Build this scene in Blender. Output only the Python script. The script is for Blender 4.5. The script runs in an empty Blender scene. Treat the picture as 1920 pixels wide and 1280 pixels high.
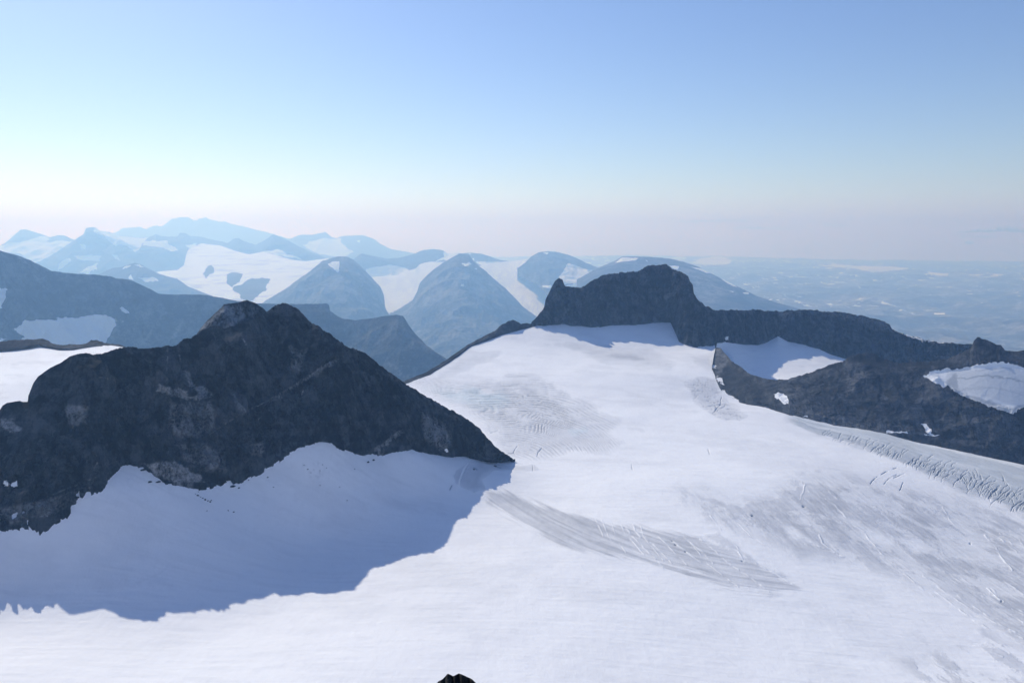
import bpy, math, random
import numpy as np
random.seed(7)
C = bpy.context.scene.collection

# ---------------------------------------------------------------- survey
# The outlines were surveyed from the viewpoint as bearings (pixel columns and rows of the
# photograph) plus a distance; every point becomes a real place in metres, camera at 0,0,0.
F = 1465.0
PITCH = math.atan(200 / F)
CP, SP = math.cos(PITCH), math.sin(PITCH)
SUN = np.array([-0.45421786, 0.64785625, 0.61152957])


def ps(px, py):
    px = np.asarray(px, float); py = np.asarray(py, float)
    u = (px - 960) / F; v = (640 - py) / F
    y = CP + v * SP
    return u / y, (-SP + v * CP) / y


def proj(x, y, z):
    yc = y * CP - z * SP
    zc = y * SP + z * CP
    yc = np.maximum(yc, 1e-3)
    return 960 + F * x / yc, 640 - F * zc / yc


def world(px, py, d):
    a, s = ps(px, py)
    return float(a) * d, float(d), float(s) * d


# ---------------------------------------------------------------- noise
def _h(i, j, k, seed):
    n = (i.astype(np.uint32) * np.uint32(374761393) + j.astype(np.uint32) * np.uint32(668265263)
         + k.astype(np.uint32) * np.uint32(2147483647 // 3 * 2 + 1) + np.uint32(seed * 974711 + 17))
    n = (n ^ (n >> np.uint32(13))) * np.uint32(1274126177)
    n = n ^ (n >> np.uint32(16))
    return (n & np.uint32(0xFFFFFF)).astype(np.float32) / np.float32(0x7FFFFF) - np.float32(1)


def vnoise(x, y, z=None, seed=0):
    """smooth value noise in -1..1"""
    xi = np.floor(x).astype(np.int64); yi = np.floor(y).astype(np.int64)
    xf = (x - xi).astype(np.float32); yf = (y - yi).astype(np.float32)
    u = xf * xf * xf * (xf * (xf * 6 - 15) + 10); v = yf * yf * yf * (yf * (yf * 6 - 15) + 10)

    def layer(k):
        a = _h(xi, yi, k, seed); b = _h(xi + 1, yi, k, seed)
        c = _h(xi, yi + 1, k, seed); d = _h(xi + 1, yi + 1, k, seed)
        a = a + (b - a) * u; c = c + (d - c) * u
        return a + (c - a) * v
    if z is None:
        return layer(np.zeros_like(xi))
    zi = np.floor(z).astype(np.int64); zf = (z - zi).astype(np.float32)
    w = zf * zf * zf * (zf * (zf * 6 - 15) + 10)
    a = layer(zi); b = layer(zi + 1)
    return a + (b - a) * w


def fbm(x, y, z=None, octaves=5, seed=0, gain=.5, ridged=False):
    t = 0; amp = 1; f = 1; tot = 0
    for o in range(octaves):
        n = vnoise(x * f + o * 17.3, y * f - o * 9.1, None if z is None else z * f + o * 5.7, seed + o)
        if ridged:
            n = 1 - 2 * np.abs(n)
        t = t + n * amp; tot += amp; amp *= gain; f *= 2.03
    return t / tot


def facets(x, y, z, sx, sz, seed):
    """broken rock: every block is a tilted plane; returns height -1..1 and a tone -1..1 per block"""
    u = [x / sx, y / sx, z / sz]
    c = [np.floor(k).astype(np.int64) for k in u]
    best = np.full(x.shape, 1e9, np.float32); out = np.zeros(x.shape, np.float32); tone = np.zeros(x.shape, np.float32)
    for i in (-1, 0, 1):
        for j in (-1, 0, 1):
            for k in (-1, 0, 1):
                a, b, d = c[0] + i, c[1] + j, c[2] + k
                ox = (u[0] - a - .5 - .45 * _h(a, b, d, seed)).astype(np.float32)
                oy = (u[1] - b - .5 - .45 * _h(a, b, d, seed + 1)).astype(np.float32)
                oz = (u[2] - d - .5 - .45 * _h(a, b, d, seed + 2)).astype(np.float32)
                r = ox * ox + oy * oy + oz * oz
                m = r < best
                best = np.where(m, r, best)
                h = ox * _h(a, b, d, seed + 3) + oz * _h(a, b, d, seed + 4) + .35 * _h(a, b, d, seed + 5)
                out = np.where(m, h, out); tone = np.where(m, _h(a, b, d, seed + 6), tone)
    return out, tone


def smooth(e0, e1, x):
    t = np.clip((x - e0) / (e1 - e0), 0, 1)
    return t * t * (3 - 2 * t)


# ---------------------------------------------------------------- marks on surfaces
def polysd(poly, px, py):
    """signed distance to a polygon, positive inside"""
    p = np.asarray(poly, float); q = np.roll(p, -1, 0)
    d = np.full(px.shape, 1e9, np.float32); ins = np.zeros(px.shape, bool)
    for (x0, y0), (x1, y1) in zip(p, q):
        ex, ey = x1 - x0, y1 - y0
        t = np.clip(((px - x0) * ex + (py - y0) * ey) / (ex * ex + ey * ey + 1e-9), 0, 1)
        d = np.minimum(d, (px - x0 - t * ex) ** 2 + (py - y0 - t * ey) ** 2)
        if abs(ey) > 1e-9:
            c = ((y0 > py) != (y1 > py)) & (px < ex * (py - y0) / ey + x0)
            ins ^= c
    d = np.sqrt(d)
    return np.where(ins, d, -d)


def mask(poly, px, py, soft=2.0, pad=40):
    out = np.zeros(px.shape, np.float32)
    xs = [p[0] for p in poly]; ys = [p[1] for p in poly]
    sel = (px > min(xs) - pad) & (px < max(xs) + pad) & (py > min(ys) - pad) & (py < max(ys) + pad)
    if sel.any():
        out[sel] = smooth(-soft, soft, polysd(poly, px[sel], py[sel]))
    return out


def linedist(line, px, py, pad=30):
    """distance to a polyline and position along it"""
    out = np.full(px.shape, 1e3, np.float32)
    xs = [p[0] for p in line]; ys = [p[1] for p in line]
    sel = (px > min(xs) - pad) & (px < max(xs) + pad) & (py > min(ys) - pad) & (py < max(ys) + pad)
    if sel.any():
        x = px[sel]; y = py[sel]; d = np.full(x.shape, 1e6, np.float32)
        for (x0, y0), (x1, y1) in zip(line[:-1], line[1:]):
            ex, ey = x1 - x0, y1 - y0
            t = np.clip(((x - x0) * ex + (y - y0) * ey) / (ex * ex + ey * ey + 1e-9), 0, 1)
            d = np.minimum(d, (x - x0 - t * ex) ** 2 + (y - y0 - t * ey) ** 2)
        out[sel] = np.sqrt(d)
    return out


def zoomed(pts, ox, oy, k):
    return [(ox + x / k, oy + y / k) for x, y in pts]


# ---------------------------------------------------------------- meshes
def grid_mesh(name, X, Y, Z, mat, attrs=None, kind=None, label=None, cat=None, group=None, flip=False, keep=None):
    r, c = X.shape
    me = bpy.data.meshes.new(name)
    co = np.stack([X, Y, Z], -1).reshape(-1, 3).astype(np.float32)
    i = np.arange(r * c).reshape(r, c)
    q = [i[:-1, :-1], i[:-1, 1:], i[1:, 1:], i[1:, :-1]]
    if flip:
        q = q[::-1]
    q = np.stack(q, -1).reshape(-1, 4)
    if keep is not None:
        q = q[(keep[:-1, :-1] & keep[:-1, 1:] & keep[1:, 1:] & keep[1:, :-1]).ravel()]
    q = q.reshape(-1)
    n = len(q) // 4
    me.vertices.add(len(co)); me.vertices.foreach_set('co', co.ravel())
    me.loops.add(n * 4); me.loops.foreach_set('vertex_index', q.astype(np.int32))
    me.polygons.add(n); me.polygons.foreach_set('loop_start', np.arange(0, n * 4, 4, dtype=np.int32))
    me.polygons.foreach_set('use_smooth', np.ones(n, bool))
    for k, v in (attrs or {}).items():
        at = me.attributes.new(k, 'FLOAT', 'POINT')
        at.data.foreach_set('value', np.asarray(v, np.float32).ravel())
    me.update(calc_edges=True)
    me.materials.append(mat)
    o = bpy.data.objects.new(name, me); C.objects.link(o)
    tag(o, label, cat, group, kind)
    return o


def tag(o, label=None, cat=None, group=None, kind=None):
    for k, v in (('label', label), ('category', cat), ('group', group), ('kind', kind)):
        if v:
            o[k] = v


def poly_as(pts):
    a, s = ps([p[0] for p in pts], [p[1] for p in pts])
    o = np.argsort(a, kind='stable')
    return a[o], s[o], np.array([p[2] for p in pts], float)[o]


def withd(pts, dist):
    """outline points + a list of (px, distance) -> points with distances"""
    xs = [d[0] for d in dist]; ds = [d[1] for d in dist]
    return [(x, y, float(np.interp(x, xs, ds))) for x, y in pts]


FAR, MID = 2.6, 1.9


def loft(name, top, base, mat, label, cols=800, front=240, back=40, back_len=600, back_slope=.8, skirt=0,
         amp=0, scale=100, vscale=None, rough=0, shape=1.0, seed=1, gain=.5, octs=6, ridged=True, base_env=.25, top_env=.12,
         crag=0, snow=(), pale=(), dark=(), warp=2.5, extra=None, cat='mountain', kind='structure', group=None, rscale=4, lock=.0016, crest=7, flat=(), brough=0, sm=28, calm=None, streaks=()):
    """a hill between its crest line and its foot line, with a far side behind the crest"""
    q = max(p[2] for p in top)
    q = FAR if q > 7000 else MID if q > 3800 else 1.0
    top = [(x, y, d * q) for x, y, d in top]; base = [(x, y, d * q) for x, y, d in base]
    amp *= q; scale *= q; back_len *= q; skirt *= q; vscale = vscale * q if vscale else None
    at, st, dt = poly_as(top); ab, sb, db = poly_as(base)
    a0, a1 = max(at[0], ab[0]), min(at[-1], ab[-1])
    i0, i1 = max(a0, -.735), min(a1, .735)
    a = np.linspace(i0, i1, cols)
    if a0 < i0:
        a = np.concatenate([np.linspace(a0, i0, 60)[:-1], a])
    if a1 > i1:
        a = np.concatenate([a, np.linspace(i1, a1, 60)[1:]])
    cols = len(a)
    S1 = np.interp(a, at, st); D1 = np.interp(a, at, dt); S0 = np.interp(a, ab, sb); D0 = np.interp(a, ab, db)
    if brough:
        u = a * F / 14
        foot = brough / F * (fbm(u, u * 0 + seed + 7, octaves=5, seed=seed + 2, gain=.65) - .2) * D0
    else:
        foot = 0
    z0 = S0 * D0
    kw = max(3, int(cols * sm / (F * (i1 - i0))))
    ker = np.hanning(2 * kw + 1); ker /= ker.sum()
    Sm = np.convolve(np.pad(S1, kw, mode='edge'), ker, 'valid')
    Dm = np.convolve(np.pad(D1, kw, mode='edge'), ker, 'valid')
    if rough:
        u = a * F / rscale
        S1 = S1 + (rough(a * F + 960) if callable(rough) else rough) / F * (fbm(u, u * 0 + seed, octaves=5, seed=seed, gain=.65))
    z1 = S1 * D1; zm = np.convolve(np.pad(np.minimum(Sm, S1 + 3 / F), kw, mode='edge'), ker, 'valid') * Dm
    k = np.linspace(0, 1, front)[:, None]
    kr = k; ck = k ** crest
    D = D0 + (Dm - D0) * k + (D1 - Dm) * ck
    Z = z0 + (zm - z0) * k ** shape + (z1 - zm) * ck + foot * (1 - k) ** 10
    if skirt:
        D = np.vstack([D[:1] - skirt * .5, D]); Z = np.vstack([Z[:1] - skirt, Z]); k = np.vstack([[[0.]], k]); ck = k ** crest
    if amp:
        ang = np.arctan2(np.maximum(z1 - z0, 1), np.maximum(D1 - D0, 1))
        env = base_env + (1 - base_env) * smooth(0, .12, k)
        env = env * (top_env + (1 - top_env) * (1 - smooth(.8, 1, k)))
        vs = vscale or scale
        if calm is not None:
            env = env * (1 - (1 - calm(a * F + 960)) * smooth(.35, .7, k))
        X = a * D
        if flat:
            fx_, fy_ = proj(X, D, Z)
            for p in flat:
                env = env * (1 - .88 * mask(p, fx_, fy_, 4))
        n = fbm(X / scale, D / scale, Z / vs, octaves=octs, seed=seed, gain=gain, ridged=ridged)
        n = n * .7 + .6 * fbm(X / (scale * 3), D / (scale * 3), Z / (vs * 3), octaves=3, seed=seed + 40)
        d = amp * n * env
        if crag:
            ca, cb = math.cos(.35), math.sin(.35)
            bed = (Z * ca - X * cb) / 17 + 1.3 * fbm(X / 60, D / 60, Z / 60, octaves=3, seed=seed + 61)
            saw = bed - np.floor(bed); saw = np.where(saw < .8, saw / .8, (1 - saw) / .2) - .5
            gul = fbm(X / 26, D / 26, Z / 120, octaves=5, seed=seed + 63, ridged=True, gain=.6)
            wx = X + 9 * fbm(X / 30, D / 30, Z / 30, octaves=3, seed=seed + 71); wz = Z + .35 * X + 9 * fbm(X / 30, D / 30, Z / 30, octaves=3, seed=seed + 73)
            b1, t1 = facets(wx, D, wz, 27, 66, seed + 75); b2, t2 = facets(wx, D, wz, 10, 20, seed + 85)
            d = d + crag * env * (.5 * saw * smooth(-.3, .3, fbm(X / 90, D / 90, Z / 90, octaves=2, seed=seed + 67)) + .9 * gul + 2.0 * b1 + .9 * b2)
            tone = .55 * t1 + .45 * t2
        D = D - d * np.sin(ang); Z = Z + d * np.cos(ang)
    if lock:
        S_lim = zm / Dm - lock * (1 - k) + (S1 - zm / Dm) * ck
        Z = np.minimum(Z, S_lim * D)
    t = np.linspace(0, 1, back + 1)[1:, None] ** 1.6
    Db = D[-1] + t * back_len
    Zb = Z[-1] - t * back_len * back_slope
    if amp:
        Zb = Zb + amp * 1.2 * t * fbm(a * Db / scale, Db / scale, octaves=4, seed=seed + 9)
    D = np.vstack([D, Db]); Z = np.vstack([Z, Zb])
    X = a * D
    px, py = proj(X, D, Z)
    w1 = fbm(px / 12, py / 9, octaves=6, seed=seed + 3, gain=.62) * warp * 1.7; w2 = fbm(px / 12, py / 9, octaves=6, seed=seed + 5, gain=.62) * warp * 1.5
    at_ = {}
    if crag:
        at_['tone'] = np.vstack([tone, np.zeros((back, cols))])
    for nm, polys in (('snow', snow), ('pale', pale), ('dark', dark)):
        m = np.zeros(px.shape, np.float32)
        for p in polys:
            wgt, soft = 1.0, 1.5
            if isinstance(p, tuple):
                p, wgt, soft = p
            m = np.maximum(m, wgt * mask(p, px + w1, py + w2, soft))
        if nm == 'pale':
            for ln, wd_, wt_ in streaks:
                g = np.exp(-(linedist(ln, px + w1 * .5, py + w2 * .5) / wd_) ** 2) * smooth(-.5, .3, fbm(px / 7, py / 7, octaves=3, seed=seed + 8))
                m = np.maximum(m, wt_ * g)
        at_[nm] = m
    if extra:
        extra(at_, X, D, Z, px, py)
    return grid_mesh(name, X, D, Z, mat, at_, kind, label, cat, group)


# ---------------------------------------------------------------- materials
class N:
    def __init__(s, name):
        s.m = bpy.data.materials.new(name); s.m.use_nodes = True
        s.t = s.m.node_tree; s.t.nodes.clear()
        s.out = s.t.nodes.new('ShaderNodeOutputMaterial')
        s.co = s.t.nodes.new('ShaderNodeTexCoord').outputs['Object']

    def n(s, typ, ins=None, **kw):
        nd = s.t.nodes.new(typ)
        for k, v in kw.items():
            setattr(nd, k, v)
        for k, v in (ins or {}).items():
            if hasattr(v, 'is_linked') or isinstance(v, bpy.types.NodeSocket):
                s.t.links.new(v, nd.inputs[k])
            else:
                nd.inputs[k].default_value = v
        return nd

    def noise(s, size, detail=6, rough=.6, stretch=(1, 1, 1), rot=(0, 0, 0), dist=0):
        mp = s.n('ShaderNodeMapping', {'Vector': s.co, 'Scale': tuple(k / size for k in stretch), 'Rotation': rot})
        return s.n('ShaderNodeTexNoise', {'Vector': mp.outputs[0], 'Scale': 1.0, 'Detail': detail, 'Roughness': rough, 'Distortion': dist}).outputs[0]

    def math(s, op, a, b=0.0, c=None, clamp=False):
        i = {0: a, 1: b}
        if c is not None:
            i[2] = c
        return s.n('ShaderNodeMath', i, operation=op, use_clamp=clamp).outputs[0]

    def step(s, v, lo, hi, o0=0.0, o1=1.0):
        return s.n('ShaderNodeMapRange', {0: v, 1: lo, 2: hi, 3: o0, 4: o1}, interpolation_type='SMOOTHSTEP').outputs[0]

    def mix(s, f, a, b):
        nd = s.n('ShaderNodeMix', {0: f}, data_type='RGBA')
        for i, v in ((6, a), (7, b)):
            if isinstance(v, tuple):
                nd.inputs[i].default_value = v + (1,)
            else:
                s.t.links.new(v, nd.inputs[i])
        return nd.outputs[2]

    def attr(s, name):
        return s.n('ShaderNodeAttribute', attribute_name=name).outputs['Fac']

    def done(s, col, rough=.9, normal=None, spec=.2):
        i = {'Base Color': col, 'Roughness': rough, 'Specular IOR Level': spec}
        if normal is not None:
            i['Normal'] = normal
        b = s.n('ShaderNodeBsdfPrincipled', i)
        s.t.links.new(b.outputs[0], s.out.inputs[0])
        return s.m

    def bump(s, h, dist, strength=1.0, normal=None):
        i = {'Height': h, 'Distance': dist, 'Strength': strength}
        if normal is not None:
            i['Normal'] = normal
        return s.n('ShaderNodeBump', i).outputs[0]


SNOW = (.91, .915, .93)


def rock_mat(name, c0, c1, pale, size, bump, snow=SNOW, rot=(0, 0, 0), snow_noise=.5, lo=.42, hi=.63):
    m = N(name)
    big = m.noise(size, 8, .62)
    str_ = m.noise(size * .35, 8, .7, (1, 1, .18), rot)
    fine = m.noise(size * .07, 6, .7)
    v = m.math('ADD', m.math('MULTIPLY', big, .34), m.math('ADD', m.math('MULTIPLY', str_, .36), m.math('MULTIPLY', fine, .30)))
    joint = m.noise(size * .22, 7, .72, (.35, .35, 1), (rot[0], rot[1] - .5, rot[2]))
    crack = m.step(m.math('ABSOLUTE', m.math('SUBTRACT', m.noise(size * .45, 7, .7, (1, 1, .3), (0, .25, .3)), .5)), .0, .035, .75, 0)
    v = m.math('ADD', v, m.math('MULTIPLY', m.math('SUBTRACT', joint, .5), .3))
    tn = m.n('ShaderNodeMapRange', {0: m.attr('tone'), 1: -1.0, 2: 1.0, 3: -.085, 4: .085}).outputs[0]
    col = m.mix(m.step(m.math('ADD', v, tn), lo, hi), c0, c1)
    col = m.mix(m.math('MULTIPLY', crack, m.step(fine, .35, .6)), col, tuple(k * .6 for k in c0))
    pl = m.math('MULTIPLY', m.attr('pale'), m.step(m.math('ADD', m.math('MULTIPLY', str_, .7), m.math('MULTIPLY', fine, .6)), .5, .82))
    col = m.mix(pl, col, pale)
    dk = m.math('MULTIPLY', m.attr('dark'), .75)
    col = m.mix(dk, col, tuple(k * .5 for k in c0))
    sn = m.math('ADD', m.attr('snow'), m.math('MULTIPLY', m.math('SUBTRACT', m.math('ADD', m.math('MULTIPLY', m.noise(size * .18, 6, .65), .6), m.math('MULTIPLY', str_, .4)), .5), snow_noise * 2))
    sn = m.math('MULTIPLY', m.step(sn, .42, .6), m.step(m.attr('snow'), .02, .15))
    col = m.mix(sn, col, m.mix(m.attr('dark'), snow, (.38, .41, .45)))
    h = m.math('ADD', m.math('MULTIPLY', str_, .7), m.math('MULTIPLY', fine, .35))
    h = m.math('ADD', h, m.math('MULTIPLY', big, .5))
    nrm = m.bump(h, bump, m.math('SUBTRACT', 1.0, m.math('MULTIPLY', sn, .85)))
    return m.done(col, .92, nrm, .15)


def snow_mat(name, bump=.35, size=9.0, ice_col=(.47, .48, .52)):
    m = N(name)
    soft = m.noise(260, 4, .55)
    fine = m.noise(size, 6, .65, (1, .45, 1), (0, 0, .4))
    flow = m.noise(70, 7, .65, (1, .22, 1), (0, 0, -.1))
    col = m.mix(m.step(soft, .35, .7), (.93, .93, .945), (.87, .87, .895))
    col = m.mix(m.step(fine, .5, .8, 0, .35), col, (.74, .74, .78))
    ice = m.attr('ice')
    k = m.math('ADD', ice, m.math('MULTIPLY', m.math('SUBTRACT', m.noise(size * 1.6, 6, .7, (1, .4, 1), (0, 0, -.1)), .5), m.math('MULTIPLY', ice, 1.1)), clamp=True)
    icec = m.mix(m.step(flow, .4, .65), ice_col, tuple(min(1, c * 1.22) for c in ice_col))
    icec = m.mix(m.attr('blue'), icec, (.42, .60, .68))
    col = m.mix(k, col, icec)
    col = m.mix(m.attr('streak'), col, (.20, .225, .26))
    col = m.mix(m.attr('lip'), col, (.93, .935, .95))  # snow white: snow-filled lines, and lit crack edges put in as colour
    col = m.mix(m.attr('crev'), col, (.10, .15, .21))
    nrm = m.bump(m.math('ADD', fine, m.math('MULTIPLY', m.math('MULTIPLY', flow, ice), 3.0)), bump, 1.0)
    return m.done(col, .75, nrm, .25)


M_near = rock_mat('rock_near', (.004, .006, .010), (.066, .074, .09), (.40, .41, .43), 60, 7.0, rot=(0, .35, 0))
M_mid = rock_mat('rock_massif', (.005, .007, .011), (.078, .085, .10), (.24, .24, .245), 90, 11.0)
M_scree = rock_mat('rock_scree', (.024, .028, .035), (.09, .096, .107), (.18, .18, .185), 60, 4.0)
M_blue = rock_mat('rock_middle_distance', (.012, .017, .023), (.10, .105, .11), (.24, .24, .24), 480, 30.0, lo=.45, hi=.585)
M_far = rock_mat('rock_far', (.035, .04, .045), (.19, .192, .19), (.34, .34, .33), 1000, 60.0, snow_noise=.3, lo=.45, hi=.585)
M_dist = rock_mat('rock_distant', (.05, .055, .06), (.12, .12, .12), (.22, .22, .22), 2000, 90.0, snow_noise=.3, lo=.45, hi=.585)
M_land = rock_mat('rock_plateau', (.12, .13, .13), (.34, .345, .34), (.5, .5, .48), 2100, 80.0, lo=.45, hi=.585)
M_black = rock_mat('rock_summit', (.02, .02, .021), (.06, .06, .058), (.25, .25, .24), .5, .03)
M_snow = snow_mat('glacier_snow', .7)
M_snowfar = snow_mat('glacier_far_snow', 5.0, 140.0)

# ---------------------------------------------------------------- main glacier surface
LM_BASE = [(-700, 1090, 800), (-400, 1050, 840), (-170, 1015, 880), (-80, 1005, 905), (0, 997, 930), (20, 990, 935), (43, 983, 940), (67, 983, 942), (100, 970, 955), (127, 958, 965), (150, 947, 978), (173, 923, 992), (180, 903, 1000), (190, 893, 1006),
           (233, 880, 1040), (253, 872, 1050), (267, 873, 1055), (277, 887, 1050), (310, 902, 1045), (350, 905, 1060), (400, 912, 1080), (430, 908, 1098), (453, 898, 1110), (483, 883, 1130), (513, 867, 1150), (533, 847, 1168),
           (560, 827, 1190), (610, 821, 1220), (630, 823, 1226), (643, 833, 1230), (657, 847, 1234), (680, 860, 1240), (697, 853, 1254), (717, 842, 1268), (753, 837, 1290), (773, 845, 1305), (807, 850, 1335), (837, 850, 1362), (873, 853, 1400),
           (907, 862, 1425), (923, 867, 1436), (943, 862, 1452), (966, 864, 1466)]
LM_TOP = withd([(-700, 930), (-420, 880), (-170, 850), (-110, 820), (-60, 800), (-25, 780), (0, 768), (5, 760), (13, 755), (25, 753), (37, 751), (42, 753), (52, 753), (53, 742), (63, 717), (72, 705), (93, 690), (113, 680), (130, 668), (147, 663), (163, 662), (173, 665), (187, 663), (207, 658), (230, 652),
                (247, 650), (260, 653), (287, 652), (313, 649), (330, 647), (343, 637), (360, 632), (367, 628), (383, 617), (400, 610), (413, 612), (420, 616), (433, 613), (467, 603), (487, 593), (500, 585), (517, 573), (530, 568), (547, 572), (560, 580), (570, 590),
                (577, 600), (600, 613), (620, 627), (633, 637), (653, 650), (687, 663), (707, 680), (733, 700), (757, 717), (783, 733), (817, 753), (850, 770), (877, 787), (900, 803), (917, 823), (937, 843), (957, 857), (966, 863)],
               [(-700, 890), (-170, 1000), (-34, 1046), (9, 1060), (55, 1069), (77, 1088), (111, 1108), (144, 1108), (209, 1130), (257, 1152), (309, 1168), (334, 1187), (357, 1212), (389, 1238), (422, 1240), (461, 1246), (474, 1258), (484, 1285), (498, 1325), (517, 1350), (545, 1366), (575, 1358), (618, 1328), (654, 1322), (668, 1352), (693, 1370), (740, 1374), (765, 1380), (785, 1402), (816, 1420), (856, 1426), (921, 1415), (940, 1430), (966, 1468)])
RR_BASE = [(1335, 691, 2470), (1343, 713, 2350), (1352, 733, 2250), (1357, 742, 2210), (1377, 753, 2160), (1393, 760, 2120), (1427, 762, 2095), (1453, 768, 2050), (1480, 778, 2010), (1513, 787, 2000), (1557, 797, 1985), (1600, 802, 1975), (1640, 810, 1950),
           (1680, 820, 1930), (1730, 830, 1910), (1780, 840, 1890), (1830, 852, 1865), (1880, 863, 1845), (1920, 872, 1830), (2010, 897, 1790), (2120, 930, 1750), (2300, 985, 1660), (2600, 1080, 1500)]
MS_BASE = [(990, 612, 2885), (1027, 613, 2905), (1057, 607, 2930), (1070, 614, 2925), (1093, 613, 2935), (1123, 615, 2935), (1150, 610, 2950), (1170, 606, 2962), (1193, 609, 2965), (1227, 605, 2990), (1257, 604, 3000), (1267, 620, 2900), (1273, 637, 2830), (1287, 653, 2780), (1307, 655, 2760), (1340, 652, 2770),
           (1344, 636, 2880), (1395, 646, 3060), (1421, 647, 3120), (1440, 641, 3200), (1459, 630, 3270), (1477, 641, 3260), (1507, 648, 3270), (1537, 656, 3270), (1560, 667, 3260), (1590, 675, 3260), (1700, 695, 3250), (1815, 705, 3150), (2010, 720, 3100), (2600, 780, 3000)]
RIM = [(758, 718, 2150), (780, 712, 2190), (807, 700, 2260), (837, 680, 2400), (857, 667, 2500), (883, 647, 2630), (917, 632, 2730), (940, 625, 2780), (967, 618, 2830), (993, 615, 2885)]

ctrl = [world(*p) for p in LM_BASE[::2] + [LM_BASE[-1]] + RR_BASE[::2] + MS_BASE[:11:2] + RIM[::2]]
ctrl += [world(*p) for p in [(1287, 655, 2750), (1343, 655, 2725), (0, 1280, 690), (480, 1280, 695), (960, 1280, 700), (1440, 1280, 740), (1920, 1280, 790), (265, 1160, 833), (0, 1115, 870), (370, 1130, 872), (774, 1090, 940), (600, 1000, 1078), (570, 900, 1145), (750, 920, 1212),
                             (100, 1090, 888), (80, 1030, 925), (960, 1050, 1000), (1400, 1050, 1040), (1900, 1100, 1080), (1920, 1000, 1330), (1920, 930, 1560), (960, 905, 1337), (895, 925, 1275), (900, 980, 1140), (1131, 645, 2786), (1050, 700, 2310), (1250, 700, 2380), (1100, 780, 1850),
                             (1300, 850, 1580), (1000, 800, 1735), (1150, 900, 1350), (1500, 900, 1430), (1700, 900, 1530), (2100, 1000, 1330), (2100, 1280, 800), (-120, 1280, 680), (-120, 1130, 840)]]
ctrl += [(-380, 420, -418), (0, 420, -424), (380, 420, -440), (-60, 1750, -428), (-150, 1600, -420), (-200, 1500, -400)]
P = np.array(ctrl)


def tps_fit(P, lam=2e-3):
    n = len(P); xy = P[:, :2] / 1000.
    r2 = ((xy[:, None] - xy[None]) ** 2).sum(-1)
    K = .5 * r2 * np.log(r2 + 1e-12) + lam * np.eye(n)
    Q = np.hstack([np.ones((n, 1)), xy])
    A = np.vstack([np.hstack([K, Q]), np.hstack([Q.T, np.zeros((3, 3))])])
    w = np.linalg.solve(A, np.concatenate([P[:, 2], np.zeros(3)]))
    return xy, w


def tps(fit, x, y):
    xy, w = fit; x = x / 1000.; y = y / 1000.
    z = w[-3] + w[-2] * x + w[-1] * y
    for (cx, cy), k in zip(xy, w[:-3]):
        r2 = (x - cx) ** 2 + (y - cy) ** 2
        z = z + k * .5 * r2 * np.log(r2 + 1e-12)
    return z


GF = tps_fit(P)


def glacier_z(x, y):
    return tps(GF, np.asarray(x, float), np.asarray(y, float))


def on_glacier(px, py):
    """where a sight line meets the glacier"""
    a, s = ps(px, py); a = float(a); s = float(s)
    lo, hi = 500., 3200.
    d = np.linspace(lo, hi, 3000); g = glacier_z(a * d, d) - s * d
    i = np.argmax(g > 0)
    return a * d[i], d[i], s * d[i]


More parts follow.
